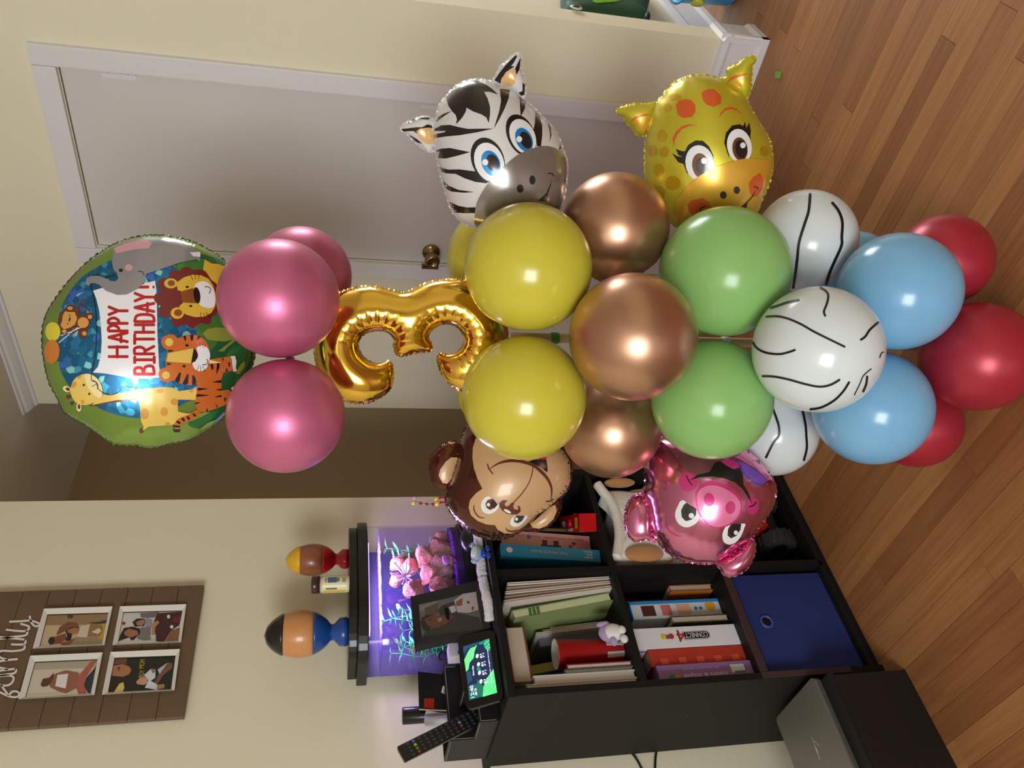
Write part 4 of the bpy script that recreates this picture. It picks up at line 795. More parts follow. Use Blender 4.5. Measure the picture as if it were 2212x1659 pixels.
# ------------------------------------------------------------------ family sign on the left wall
F0 = lambda *p: C(0, 1220, 3.779, p)
F1 = lambda *p: C(60, 1290, 6.91, p)
F2 = lambda *p: C(210, 1290, 6.91, p)
YS = Y_B-0.022
brown = M('grey_brown_stained_wood', (106, 84, 62), 0.6, var=0.22, scale=14, bump=0.15, bscale=60)
SX0, SX1, SZ0, SZ1 = 0.902, 1.262, 1.615, 2.24
sg = empty('collage_frame', ((SX0+SX1)/2, YS+0.01, SZ0), 'brown wooden family sign holding four photos in white frames on the wall', 'picture frame')
np_ = 10; pz = (SZ1-SZ0)/np_
for i in range(np_):
    box('plank', (SX0, YS+random.uniform(0, .0012), SZ0+i*pz+0.0005), (SX1, YS+0.016, SZ0+(i+1)*pz-0.0005), brown, sg, bevel=0.001)
box('backing', (SX0+0.01, YS+0.0162, SZ0+0.01), (SX1-0.01, Y_B-0.0005, SZ1-0.01), M('sign_backing', (60, 46, 34), 0.8), sg)
m_wf = M('white_frame_paint', (226, 224, 216), 0.4)
def small_frame(outer, inner, bg, shapes):
    sf = Flat((0, YS-0.0008, 0), (0, -1, 0)); sf.n = np.array((0, -1.0, 0))
    f = plate('small_frame', outer, sf, 0.0006, m_wf, sg, hole=inner, front=0.011)
    b = Flat((0, YS-0.0012, 0), (0, -1, 0)); decal(b, inner, 0, pc(bg), 'photo_print', f)
    for i, (P, c) in enumerate(shapes): decal(b, P, 1+0.25*i, pc(c), 'printed_shape', f)
    return f
small_frame(F1((255,205),(1278,170),(1155,748),(88,800)), F1((300,272),(1210,245),(1115,715),(180,752)), (196, 176, 140), [
    (F1((300,272),(1210,245),(1180,400),(260,420)), (150, 122, 88)), (F1((720,600),(1140,600),(1115,712),(640,730)), (150, 136, 106)), (F1((595,270),(680,265),(670,315),(592,312)), (94, 56, 40)),
    (F1((430,545),(480,440),(600,370),(720,378),(770,430),(640,445),(560,505),(440,565)), (124, 78, 54)), (F1((400,590),(560,540),(590,620),(480,690),(380,700)), (128, 76, 52)), (F1((470,690),(640,640),(720,600),(640,712),(520,720)), (136, 84, 58)),
    (F1((300,660),(330,600),(390,590),(405,650),(380,700),(330,710)), (46, 36, 28)), (F1((560,505),(640,450),(770,440),(660,560),(640,645),(560,650),(590,580)), (44, 36, 32)), (F1((590,490),(690,455),(800,470),(790,540),(680,550),(600,530)), (170, 112, 84)),
    (F1((790,430),(930,400),(880,605),(735,590)), (212, 194, 172)), (F1((930,410),(1110,420),(1120,500),(1080,585),(890,590)), (150, 112, 68)), (F1((950,520),(1060,460),(1100,500),(1050,550)), (218, 206, 170)), (F1((1130,400),(1182,380),(1115,640),(1030,600),(1120,545)), (204, 150, 40)), (F1((900,380),(1040,375),(1190,335),(1185,380),(1040,400)), (70, 62, 40))])
small_frame(F0((255,760),(845,733),(777,1080),(160,1115)), F0((290,800),(802,778),(745,1058),(210,1090)), (206, 198, 178), [
    (F0((290,800),(802,778),(780,840),(280,858)), (176, 166, 144)), (F0((395,960),(450,890),(540,860),(640,880),(668,960),(640,1000),(540,1048),(480,1035),(410,1000)), (148, 98, 74)), (F0((330,978),(350,930),(400,922),(440,880),(440,920),(415,965),(390,990),(345,997)), (96, 62, 46)),
    (F0((470,898),(558,888),(535,1010),(450,990)), (228, 226, 218)), (F0((640,905),(740,790),(790,782),(690,940),(705,1060),(640,1060),(615,985)), (176, 96, 80)), (F0((698,930),(790,822),(745,1055),(715,1045),(685,985)), (44, 54, 68))])
small_frame(F2((350,170),(1337,137),(1258,705),(238,748)), F2((395,235),(1275,212),(1215,668),(310,712)), (206, 204, 200), [
    (F2((640,240),(920,222),(900,300),(720,310),(650,300)), (120, 104, 112)), (F2((830,400),(900,240),(1270,214),(1225,420),(1100,500),(1000,672),(880,660),(860,500)), (66, 34, 34)), (F2((1100,500),(1235,450),(1215,666),(1010,672)), (136, 92, 62)), (F2((650,450),(800,440),(800,640),(690,645),(590,620),(640,520)), (124, 116, 116)),
    (F2((720,305),(825,335),(812,445),(720,440)), (142, 148, 160)), (F2((345,560),(400,460),(520,440),(640,470),(640,540),(545,640),(500,640),(480,600),(320,655)), (40, 28, 24)), (F2((400,520),(470,470),(600,500),(612,560),(500,602),(410,565)), (162, 108, 82)), (F2((525,370),(590,320),(700,318),(722,370),(700,432),(560,442)), (48, 34, 28)),
    (F2((580,370),(690,330),(715,380),(660,432),(600,422)), (170, 116, 90)), (F2((810,400),(900,345),(930,380),(870,440),(852,570),(815,570)), (186, 128, 84)), (F2((1140,300),(1250,285),(1222,380),(1130,370)), (116, 30, 32)), (F2(*ell(1112,442,26,26)), (226, 220, 206)), (F2(*ell(1065,290,24,30)), (220, 212, 200)), (F2(*ell(395,392,26,22)), (160, 30, 34)), (F2((790,560),(880,565),(860,640),(800,630)), (196, 200, 196))])
fr4 = small_frame(F2((210,850),(1243,805),(1160,1422),(82,1488)), F2((262,918),(1175,885),(1107,1390),(165,1437)), (32, 38, 32), [
    (F2((262,918),(450,910),(430,1000),(250,1000)), (112, 76, 58)), (F2((165,1430),(200,1180),(400,1190),(440,1300),(380,1425)), (44, 32, 26)), (F2((240,1020),(380,1000),(470,1030),(512,1080),(480,1150),(380,1190),(220,1172)), (172, 116, 86)), (F2((300,1040),(345,1035),(340,1090),(305,1095)), (112, 70, 54)), (F2((330,1290),(390,1268),(405,1350),(380,1415),(240,1432)), (218, 190, 104)),
    (F2((850,1285),(900,1180),(1050,975),(1120,985),(1122,1055),(980,1170),(905,1292)), (122, 82, 62)), (F2((900,1080),(1050,975),(1000,1050),(930,1150)), (176, 190, 206)), (F2((695,1165),(800,1070),(870,1080),(868,1200),(800,1250),(892,1300),(890,1385),(710,1352),(765,1240)), (206, 216, 222)), (F2((580,1265),(640,1200),(740,1190),(755,1270),(700,1312),(600,1300)), (198, 152, 122)), (F2((890,1310),(1005,1295),(1000,1360),(890,1380)), (176, 128, 96)), (F2((800,1075),(850,1065),(870,1110),(830,1140)), (160, 112, 88))])
sh = Flat((0, YS-0.0012, 0), (0, -1, 0)); my = pc((200, 180, 50))
for wd, ya, yb in (('BOY', 1192, 1088), ('MOM', 1062, 930)):
    O = sh.pt(F2((692, ya))[0], 7); E_ = sh.pt(F2((692, yb))[0], 7); U = sh.pt(F2((618, ya))[0], 7)
    lettering('lettering', wd, O, (1, 0, 0), (0, 0, 1), np.linalg.norm(E_-O), np.linalg.norm(U-O), my, fr4)
sw = Flat((0, YS-0.001, 0), (0, -1, 0)); m_ws = M('white_script_paint', (226, 222, 212), 0.5)
for ln in ([(-150,1000),(-170,970),(-150,950),(-80,990),(0,1040),(80,1075),(140,1078),(157,1055),(140,1035),(100,1035),(70,1062),(40,1025),(10,985)], [(10,985),(60,985),(95,965),(112,930),(95,908),(30,905),(-20,920),(-25,960),(10,985)], [(-20,905),(60,895),(115,885),(132,866),(127,848)],
    [(-30,870),(30,860),(127,848)], [(60,852),(-10,835),(-25,805),(0,788),(60,778),(140,770)], [(60,775),(0,755),(-10,720),(20,702),(100,705),(180,695),(202,675),(197,655)], [(95,650),(190,650),(208,630),(205,610)], [(205,610),(100,600),(0,590),(-80,578),(-90,598),(0,604),(100,590),(200,578),(224,555),(215,540)], [(52,530),(150,540),(212,540),(236,520),(230,500),(170,482)], [(80,465),(180,460),(240,456),(300,470),(322,488),(300,502),(270,490),(250,455),(243,420)]):
    strokes(sw, [F0(*ln)], 4.6, 3, m_ws, 'script_letter', sg)

# ------------------------------------------------------------------ bookcase
m_bk = M('black_brown_laminate', (18, 16, 15), 0.6, spec=0.3, var=0.2, scale=40, bump=0.05, bscale=90); m_be = M('brown_edge_band', (62, 44, 44), 0.5, var=0.1)
BX0, BX1, BY0, BY1 = 0.7295, 1.3545, 1.585, 1.955
bc = empty('bookcase', ((BX0+BX1)/2, (BY0+BY1)/2, 0), 'black cube bookcase with six open compartments against the cream wall', 'bookcase')
box('side_panel', (BX0, BY0, 0), (BX0+0.016, BY1, 0.898), m_bk, bc, bevel=0.0008); box('side_panel', (BX1-0.016, BY0, 0), (BX1, BY1, 0.898), m_bk, bc, bevel=0.0008)
box('top_panel', (0.721, 1.571, 0.898), (1.362, BY1, 0.914), m_bk, bc, bevel=0.001)
box('divider', (1.026, BY0, 0.034), (1.042, BY1-0.01, 0.898), m_bk, bc, bevel=0.0008)
for z in (0.018, 0.302, 0.594):
    box('shelf', (BX0+0.016, BY0+0.001, z), (1.0255, BY1-0.01, z+0.016), m_bk, bc, bevel=0.0008); box('shelf', (1.0425, BY0+0.001, z), (BX1-0.016, BY1-0.01, z+0.016), m_bk, bc, bevel=0.0008)
box('kick_board', (BX0+0.016, BY0+0.012, 0), (BX1-0.016, BY0+0.024, 0.018), m_bk, bc); box('back_panel', (BX0+0.016, BY1-0.008, 0.02), (BX1-0.016, BY1-0.002, 0.898), m_bk, bc)
box('edge_band', (BX0+0.017, BY0-0.0035, 0.300), (1.024, BY0+0.0005, 0.3195), m_be, bc, bevel=0.0008); box('edge_band', (BX0+0.001, BY0-0.0035, 0.09), (BX0+0.0155, BY0-0.0002, 0.319), m_be, bc, bevel=0.0008)
for z in (0.80, 0.45, 0.15):
    V, F = lathe([(0.0035, 0), (0.0035, 0.0006), (0, 0.0006)], (BX0, 1.75, z), (-1, 0, 0), 12); mk('screw_cap', V, F, pc((14, 13, 13)), bc)

# ------------------------------------------------------------------ books, boxes and games in the compartments
PAGE = M('book_pages', (192, 178, 156), 0.7, var=0.08, scale=120); PAGEW = M('white_pages', (200, 192, 184), 0.7, var=0.06, scale=120)
def book(label, x0, x1, y0, y1, z0, z1, cover, spine=True, lean=0.0, group=None, pages=PAGE, cat='book', name='book', ct=0.0022):
    t = empty(name, ((x0+x1)/2, (y0+y1)/2, z0), label, cat, group)
    piv = np.array((x0 if lean < 0 else x1, 0, z0)); rot = ('Y', lean, piv) if lean else None
    parts = [(boxv(x0, y0, z0, x0+ct, y1, z1), BF), (boxv(x1-ct, y0, z0, x1, y1, z1), BF)]
    parts.append((boxv(x0+ct, y0, z0, x1-ct, y0+ct, z1), BF) if spine else (boxv(x0+ct, y1-ct, z0, x1-ct, y1, z1), BF))
    V, F = join(parts); V = np.array(V)
    if rot: Rm = np.array(Matrix.Rotation(lean, 3, 'Y')); V = (V-piv)@Rm.T+piv
    mk('cover', V, F, cover, t)
    box('page_block', (x0+ct, y0+(ct if spine else 0.002), z0+0.003), (x1-ct, y1-(0.003 if spine else ct), z1-0.003), pages, t, rot=rot)
    return t, rot
def onbook(rot, P):
    if rot is None: return np.array(P, float)
    Rm = np.array(Matrix.Rotation(rot[1], 3, 'Y')); return (np.array(P, float)-rot[2])@Rm.T+rot[2]
def label_up(t, rot, s, x, z0, z1, y, h, mat, flip=False):      # lettering that runs up (or down) a front face
    Rm = np.array(Matrix.Rotation(rot[1], 3, 'Y')) if rot else np.eye(3)
    O = onbook(rot, (x, y, z0)); return lettering('lettering', s, O, Rm@np.array((0, 0, 1.)), Rm@np.array((-1., 0, 0)), z1-z0, h, mat, t)
ZA = 0.6102
# left, top compartment
book('white magazine standing at the far left of the top left compartment', 0.7485, 0.760, 1.60, 1.82, ZA, 0.866, PAGEW, False, pages=PAGEW)
book('thick white workbook with black dots on its edge, top left compartment', 0.7608, 0.780, 1.602, 1.82, ZA, 0.846, PAGEW, False, pages=PAGEW)
book('thin book with teal cover beside the white workbook, top left compartment', 0.7808, 0.7905, 1.606, 1.72, ZA, 0.772, pc((60, 120, 112)), False)
book('thin book with red cover edges beside the teal one, top left compartment', 0.7910, 0.8035, 1.606, 1.72, ZA, 0.764, pc((130, 40, 40)), False, pages=PAGEW)
_l = math.radians(-7.0)
book('navy blue folder leaning left in the top left compartment', 0.846, 0.866, 1.73, 1.93, ZA, 0.838, pc((38, 48, 104)), True, _l)
book('yellow green folder leaning left beside the navy one', 0.868, 0.890, 1.725, 1.93, ZA, 0.836, pc((172, 168, 84)), True, _l)
t = empty('book', (0.842, 1.70, 0.842), 'thick book lying flat on top of the leaning folders', 'book')
box('page_block', (0.778, 1.622, 0.846), (0.908, 1.80, 0.884), PAGE, t); box('cover', (0.776, 1.618, 0.8425), (0.911, 1.806, 0.8456), pc((112, 60, 44)), t); box('cover', (0.776, 1.618, 0.8845), (0.911, 1.806, 0.887), pc((112, 60, 44)), t)
_l2 = math.radians(-4.0)
book('grey blue paperback standing behind the red cup', 0.912, 0.931, 1.70, 1.90, ZA, 0.79, pc((110, 116, 128)), True, _l2)
for i in range(3): book(('pale booklet touching the grey blue paperback', 'middle one of three pale booklets beside the grey blue paperback', 'pale booklet nearest the green workbook')[i], 0.9322+i*0.0066, 0.9384+i*0.0066, 1.68+0.004*i, 1.90, ZA, 0.80-0.02*i, PAGEW, False, _l2, group='loose booklets')
gw, rt = book('green patterned workbook leaning left with frayed corners', 0.966, 0.990, 1.62, 1.86, ZA, 0.865, pc((130, 148, 94)), False, math.radians(-8.5), pages=M('pale_green_pages', (196, 206, 160), 0.7, var=0.1, scale=90))
for k in range(6): 
    a = onbook(rt, (0.9662, 1.6195, 0.80+0.010*(k//2)));
    box('printed_dot', a, a+np.array((0.009, -0.0006, 0.007)), pc((70, 112, 60)), gw, bevel=0.0)
    gw.children[-1].location.x += 0.011*(k % 2)
for i in range(5): book(('pale magazine leaning closest to the green workbook', 'brownish magazine, second from the green workbook', 'off white magazine in the middle of the leaning magazine stack', 'pinkish magazine, second from the shelf divider', 'whitest magazine leaning closest to the shelf divider')[i], 0.9925+i*0.0064, 0.9983+i*0.0064, 1.603+0.003*(i % 2), 1.84, ZA, 0.885-0.004*i, pc(((206, 196, 186), (170, 140, 120), (214, 206, 198), (188, 164, 150), (220, 214, 208))[i]), False, math.radians(-6.0+i*1.1), group='leaning magazines', pages=PAGE, name='magazine', cat='magazine', ct=0.0009)
# red cup and lilac plush
cx, cy = 0.853, 1.652
t = empty('paper_cup', (cx, cy, ZA), 'red paper cup with striped base standing among the books', 'cup')
V, F = lathe([(0.0265, 0.042), (0.033, 0.156), (0.0345, 0.158), (0.0345, 0.161)], (cx, cy, ZA), n=36); F = F[:-2]; mk('cup_wall', V, F, M('red_cup_paper', (156, 12, 18), 0.4), t, smooth=True)
V, F = lathe([(0.0345, 0.161), (0.0325, 0.1615), (0.0255, 0.0515)], (cx, cy, ZA), n=36); mk('cup_lining', V, F[:-2], pc((226, 220, 208)), t, smooth=True)
for i in range(12):
    a0 = 2*math.pi*i/12; V, F = [], []
    for j in range(4):
        a = a0+2*math.pi/12*j/3; 
        V += [(cx+0.0245*math.cos(a), cy+0.0245*math.sin(a), ZA), (cx+0.0265*math.cos(a), cy+0.0265*math.sin(a), ZA+0.042)]
    F = [(2*j, 2*j+2, 2*j+3, 2*j+1) for j in range(3)]; mk('stripe', V, F, pc((210, 204, 192)) if i % 2 else MATS['red_cup_paper'], t, smooth=True)
V, F = lathe([(0, 0.05), (0.026, 0.05), (0.026, 0.0505), (0, 0.0505)], (cx, cy, ZA), n=24); mk('cup_floor', V, F, pc((226, 220, 208)), t)
pl = M('lilac_plush', (172, 150, 190), 0.9, sheen=0.6, bump=0.4, bscale=300); plw = M('white_plush', (224, 222, 220), 0.9, sheen=0.4, bump=0.3, bscale=300)
px_, py_ = 0.866, 1.604
t = empty('plush_toy', (px_, py_, ZA), 'small lilac and white plush with two round white feet before the red cup', 'plush toy')
for n, Cc, r, m_ in (('body', (px_+0.008, py_, ZA+0.026), (0.021, 0.016, 0.025), plw), ('back', (px_+0.010, py_+0.006, ZA+0.036), (0.022, 0.016, 0.024), pl), ('ear', (px_+0.03, py_+0.002, ZA+0.045), (0.007, 0.008, 0.017), pl), ('arm', (px_-0.016, py_-0.004, ZA+0.033), (0.012, 0.008, 0.008), pl), ('foot', (px_+0.006, py_-0.013, ZA+0.0095), (0.0105, 0.008, 0.0095), plw), ('foot', (px_-0.016, py_-0.012, ZA+0.0095), (0.0105, 0.008, 0.0095), plw)):
    V, F = ellipsoid(Cc, r); mk(n, V, F, m_, t, smooth=True)
# left, middle compartment: games
ZC = 0.3182
book('dim worn paperback at the back right of the games compartment', 1.006, 1.0135, 1.72, 1.90, ZC, 0.54, pc((120, 112, 100)), False, pages=PAGE)
book('second worn paperback pressed against the divider in the games compartment', 1.0145, 1.0245, 1.72, 1.90, ZC, 0.535, pc((96, 90, 84)), False, pages=PAGE)
bb, _ = book('small board book with orange and green spine strip, games compartment', 1.006, 1.024, 1.655, 1.715, ZC, 0.435, pc((176, 100, 40)), False, pages=PAGE)
box('spine_strip', (1.024, 1.6555, 0.36), (1.0252, 1.70, 0.40), pc((70, 130, 60)), bb)
t = empty('game_box', (0.955, 1.75, ZC), 'white and light blue activity box with small pictures on its spine', 'box')
box('carton', (0.932, 1.652, ZC), (0.9705, 1.88, 0.556), pc((216, 220, 226)), t, bevel=0.0008)
box('blue_edge', (0.9706, 1.651, ZC), (0.979, 1.88, 0.557), pc((44, 140, 206)), t, bevel=0.0008)
box('blue_edge', (0.932, 1.6508, 0.5561), (0.9704, 1.88, 0.5585), pc((44, 140, 206)), t)
for i, (z0, z1, c) in enumerate(((0.495, 0.53, (86, 42, 38)), (0.452, 0.478, (206, 110, 108)), (0.40, 0.436, (226, 178, 146)))): box('picture', (0.938, 1.6512, z0), (0.966, 1.652, z1), pc(c), t)
V, F = lathe([(0.0135, 0), (0.0135, 0.0007), (0, 0.0007)], (0.958, 1.6519, 0.345), (0, -1, 0), 24); mk('yellow_face', V, F, pc((226, 170, 40)), t)
for z in (0.372, 0.385):
    V, F = lathe([(0.0045, 0), (0.0045, 0.0006), (0, 0.0006)], (0.954, 1.6519, z), (0, -1, 0), 14); mk('letter_dot', V, F, pc((60, 110, 180)), t)
book('thick little book before the white and blue box', 0.9045, 0.9235, 1.632, 1.76, ZC, 0.468, pc((60, 66, 66)), False)
t = empty('game_box', (0.861, 1.75, ZC), 'white board game box with black and red logo on its spine', 'box')
cg = box('carton', (0.8365, 1.62, ZC), (0.8885, 1.885, 0.583), M('white_game_carton', (224, 224, 230), 0.4), t, bevel=0.0008)
yf = 1.6194
def pill(x0, x1, z0, z1, y, n=10):
    r = (x1-x0)/2; xc = (x0+x1)/2; pts = [(xc+r*math.cos(a), z0+r+r*math.sin(a)) for a in np.linspace(math.pi, 2*math.pi, n)]+[(x1, z1), (x0, z1)]
    return [(p[0], y, p[1]) for p in pts], [tuple(range(len(pts)))]
for y_, g_, c in ((yf, 0.0022, (90, 88, 90)), (yf-0.0003, 0.0012, (226, 226, 228)), (yf-0.0006, 0.0, (16, 15, 16))):
    V, F = pill(0.8555-g_, 0.8725+g_, 0.392-g_, 0.457+g_, y_); mk('logo_panel', V, F, pc(c), t)
lettering('lettering', 'CONNECT', (0.8705, yf-0.0009, 0.3965), (0, 0, 1), (-1, 0, 0), 0.058, 0.0125, pc((236, 236, 238)), t)
lettering('lettering', '4', (0.8785, yf-0.0010, 0.455), (0, 0, 1), (-1, 0, 0), 0.021, 0.030, pc((30, 26, 28)), t); lettering('lettering', '4', (0.8768, yf-0.0013, 0.457), (0, 0, 1), (-1, 0, 0), 0.0165, 0.026, pc((206, 30, 36)), t)
for zc, c in ((0.490, (190, 34, 40)), (0.510, (216, 196, 50))):
    V, F = lathe([(0.0068, 0), (0.0068, 0.0007), (0, 0.0007)], (0.864, yf, zc), (0, -1, 0), 20); mk('counter_print', V, F, pc(c), t)
box('grey_print', (0.858, yf-0.0006, 0.496), (0.868, yf+0.0001, 0.504), pc((96, 92, 120)), t)
box('side_print', (0.8358, 1.63, 0.345), (0.8364, 1.70, 0.395), pc((150, 40, 40)), t); box('side_print', (0.8358, 1.63, 0.49), (0.8364, 1.636, 0.575), pc((120, 110, 110)), t)
t, rt = book('red plaid book in the games compartment', 0.793, 0.834, 1.622, 1.86, ZC, 0.558, M('red_plaid', (176, 50, 32), 0.6, var=0.25, scale=45), True)
for i in range(5): box('plaid_patch', (0.796, 1.6212, 0.335+i*0.045), (0.812, 1.6221, 0.353+i*0.045), pc((206, 84, 62)), t)
t = empty('card_box', (0.77, 1.73, ZC), 'purple card box with white lettering at the left of the games compartment', 'box')
box('carton', (0.7485, 1.612, ZC), (0.790, 1.85, 0.553), pc((150, 112, 160)), t, bevel=0.0008)
lettering('lettering', 'colors & shapes', (0.7685, 1.6113, 0.385), (0, 0, 1), (-1, 0, 0), 0.108, 0.013, pc((228, 224, 232)), t)
lettering('lettering', '56 picture cards', (0.780, 1.6113, 0.40), (0, 0, 1), (-1, 0, 0), 0.09, 0.004, pc((206, 190, 214)), t)
box('badge', (0.762, 1.6112, 0.338), (0.782, 1.6121, 0.372), pc((214, 216, 216)), t); box('badge_strip', (0.762, 1.6105, 0.338), (0.7655, 1.6114, 0.366), pc((70, 140, 66)), t)
for z, c in ((0.522, (60, 130, 70)), (0.508, (206, 120, 50))):
    V, F = lathe([(0.008, 0), (0.008, 0.0007), (0, 0.0007)], (0.760, 1.612, z), (0, -1, 0), 7); mk('star_print', V, F, pc(c), t)
# right, top compartment
t, rt = book('dark navy picture book with white barcode sticker, top right compartment', 1.0445, 1.073, 1.632, 1.88, ZA, 0.885, pc((20, 32, 40)), True)
box('sticker', (1.046, 1.6308, 0.832), (1.060, 1.6319, 0.866), pc((140, 150, 150)), t); box('orange_print', (1.058, 1.6308, 0.67), (1.070, 1.6319, 0.79), pc((130, 66, 30)), t); box('teal_print', (1.047, 1.6308, 0.66), (1.057, 1.6319, 0.76), pc((30, 62, 76)), t)
t, rt = book('teal spined picture book leaning right in the top right compartment', 1.0765, 1.1125, 1.62, 1.88, ZA, 0.868, M('teal_spine', (24, 116, 146), 0.45, var=0.05), True, math.radians(6.5))
label_up(t, rt, 'THE PRINCE Books', 1.100, 0.695, 0.79, 1.6193, 0.009, pc((170, 150, 90)))
for i, s in enumerate(('PUPPY', 'DOG', 'PALS')): lettering('lettering', s, onbook(rt, (1.0905+i*0.0085, 1.6193, 0.632)), np.array(Matrix.Rotation(math.radians(6.5), 3, 'Y'))@np.array((0, 0, 1.)), (-1, 0, 0), 0.022 if i != 1 else 0.016, 0.006, pc((206, 206, 200)), t)
V, F = lathe([(0.008, 0), (0.008, 0.0007), (0, 0.0007)], onbook(rt, (1.0945, 1.6198, 0.845)), (0, -1, 0), 20); mk('round_logo', V, F, pc((214, 180, 170)), t)
t, rt = book('pale pink picture book leaning right in the top right compartment', 1.119, 1.188, 1.664, 1.89, ZA, 0.848, M('pink_cover', (226, 172, 166), 0.5, var=0.03), True, math.radians(6.5), pages=PAGEW, ct=0.003)
label_up(t, rt, 'Written by Cynthia Bardes', 1.178, 0.625, 0.735, 1.6634, 0.0085, pc((180, 60, 60))); label_up(t, rt, 'Illustrations by Mon', 1.178, 0.745, 0.81, 1.6634, 0.006, pc((120, 60, 70)))
dk = pc((66, 40, 34))
for (a, b, c, d) in ((1.122, 1.150, 0.69, 0.745), (1.150, 1.165, 0.696, 0.710), (1.150, 1.165, 0.727, 0.740)):
    P = [onbook(rt, p) for p in ((a, 1.6636, c), (b, 1.6636, c), (b, 1.6636, d), (a, 1.6636, d))]; mk('printed_shape', P, [(0, 1, 2, 3)], dk, t)
for x_, z_ in ((1.172, 0.775), (1.160, 0.655), (1.150, 0.665)):
    V, F = lathe([(0.006, 0), (0.006, 0.0007), (0, 0.0007)], onbook(rt, (x_, 1.6637, z_)), (0, -1, 0), 6); mk('flower_print', V, F, pc((130, 90, 160)), t)
t = empty('toy_box', (1.20, 1.66, ZA), 'glossy red toy carton lying slanted before the pink book', 'box')
rz = ('Z', math.radians(-34), np.array((1.178, 1.592, 0.))); red = M('red_carton', (190, 16, 22), 0.25, coat=0.4)
box('carton', (1.156, 1.592, ZA), (1.203, 1.78, ZA+0.046), red, t, rot=rz, bevel=0.001)
Rz = np.array(Matrix.Rotation(math.radians(-34), 3, 'Z')); fz = lambda x, y, z: Rz@(np.array((x, y, z))-rz[2])+rz[2]
for (x0, x1, y0, y1, c) in ((1.166, 1.194, 1.606, 1.632, (214, 176, 40)), (1.164, 1.19, 1.72, 1.752, (214, 214, 210)), (1.160, 1.168, 1.65, 1.70, (226, 206, 200))):
    P = [fz(x, y, ZA+0.0464) for x, y in ((x0, y0), (x1, y0), (x1, y1), (x0, y1))]; mk('top_print', P, [(0, 1, 2, 3)], pc(c), t)
V, F = lathe([(0.008, 0), (0.008, 0.006), (0.005, 0.008), (0, 0.008)], fz(1.2, 1.66, ZA+0.034), Rz@np.array((1., 0, 0)), 14); mk('knob', V, F, red, t)
V, F = lathe([(0.013, 0), (0.010, 0.004), (0, 0.005)], fz(1.182, 1.68, ZA+0.046), (0, 0, 1), 18); mk('bubble', V, F, red, t, smooth=True)
t, rt = book('dark brown picture book standing behind the red carton', 1.225, 1.24, 1.70, 1.90, ZA, 0.80, pc((52, 36, 28)), False, math.radians(4))
# right, middle compartment: folded fleece
fle = M('white_fleece', (236, 230, 216), 0.95, sheen=0.7, bump=0.5, bscale=160); flt = M('tan_fleece', (186, 130, 76), 0.95, sheen=0.6, bump=0.5, bscale=160)
t = fleece_t = empty('fleece_blanket', (1.2, 1.74, ZC), 'folded white fleece blanket with tan patches in the middle right compartment', 'blanket')
def fold(name, x0, x1, y0, y1, zt, mat, amp=0.006, seed=0):
    rr = random.Random(seed); ph = [rr.uniform(0, 6) for _ in range(4)]; nu, nv = 26, 14; V, F = [], []
    for s in (0, 1):
        for i in range(nu+1):
            u = i/nu; x = x0+(x1-x0)*u
            for j in range(nv+1):
                v = j/nv; e = (1-abs(2*u-1)**5)*(1-abs(2*v-1)**5); top = zt(u)+amp*math.sin(9*u+ph[0]+3*v)+amp*0.6*math.sin(13*v+ph[1])
                V.append((x+0.006*math.sin(7*v+ph[2]), y0+(y1-y0)*v+0.008*math.sin(8*u+ph[3])*(1-v), ZC+0.002 if s == 0 else ZC+0.004+(top-ZC)*e**0.25))
    n = (nu+1)*(nv+1)
    for s in (0, 1):
        for i in range(nu):
            for j in range(nv):
                a = s*n+i*(nv+1)+j; q = (a, a+nv+1, a+nv+2, a+1); F.append(q if s else q[::-1])
    ring = [i*(nv+1) for i in range(nu+1)]+[nu*(nv+1)+j for j in range(1, nv+1)]+[i*(nv+1)+nv for i in range(nu-1, -1, -1)]+[j for j in range(nv-1, 0, -1)]
    for a, b in zip(ring, ring[1:]+ring[:1]): F.append((a, b, b+n, a+n))
    return mk(name, V, F, mat, t, smooth=True)
fold('fleece', 1.062, 1.328, 1.602, 1.88, lambda u: 0.515+0.03*(2*u-1)**2+0.025*(1-u), fle, seed=1)
V, F = tube(crv([onY(a, b, 1.597) for a, b in ((1290, 1046), (1302, 1062), (1320, 1085), (1332, 1115), (1338, 1150), (1336, 1182), (1331, 1206))], 5), 0.0135, 12); mk('rolled_edge', V, F, fle, t, smooth=True)
pq = onY(1392, 1196, 1.597); V, F = ellipsoid(pq, (0.026, 0.016, 0.052)); mk('tan_patch', V, F, flt, t, smooth=True)
pq = onY(1338, 1043, 1.605); V, F = ellipsoid(pq, (0.011, 0.018, 0.045)); mk('tan_patch', V, F, flt, t, smooth=True)
# lower compartments: blue bin, toy truck
bl = M('royal_blue_fabric', (26, 42, 106), 0.85, var=0.08, scale=220, bump=0.25, bscale=420)
t = empty('storage_bin', (0.883, 1.75, 0.034), 'royal blue fabric bin with metal ring grip in the bottom left compartment', 'bin')
rx = ('X', math.radians(-2.5), np.array((0, 1.61, 0.034)))
V, F = join([(boxv(0.752, 1.606, 0.0345, 1.014, 1.614, 0.285), BF), (boxv(0.752, 1.614, 0.0345, 0.758, 1.90, 0.285), BF), (boxv(1.008, 1.614, 0.0345, 1.014, 1.90, 0.285), BF), (boxv(0.758, 1.894, 0.0345, 1.008, 1.90, 0.285), BF), (boxv(0.758, 1.614, 0.0345, 1.008, 1.894, 0.040), BF)]); mk('fabric_box', V, F, bl, t)
V, F = lathe([(0.0115, 0.0), (0.012, 0.003), (0.0155, 0.004), (0.018, 0.001), (0.018, 0.0)], (0.882, 1.6058, 0.238), (0, -1, 0), 28); mk('ring_grip', V, F, M('blue_ring', (56, 76, 150), 0.35), t, smooth=True)
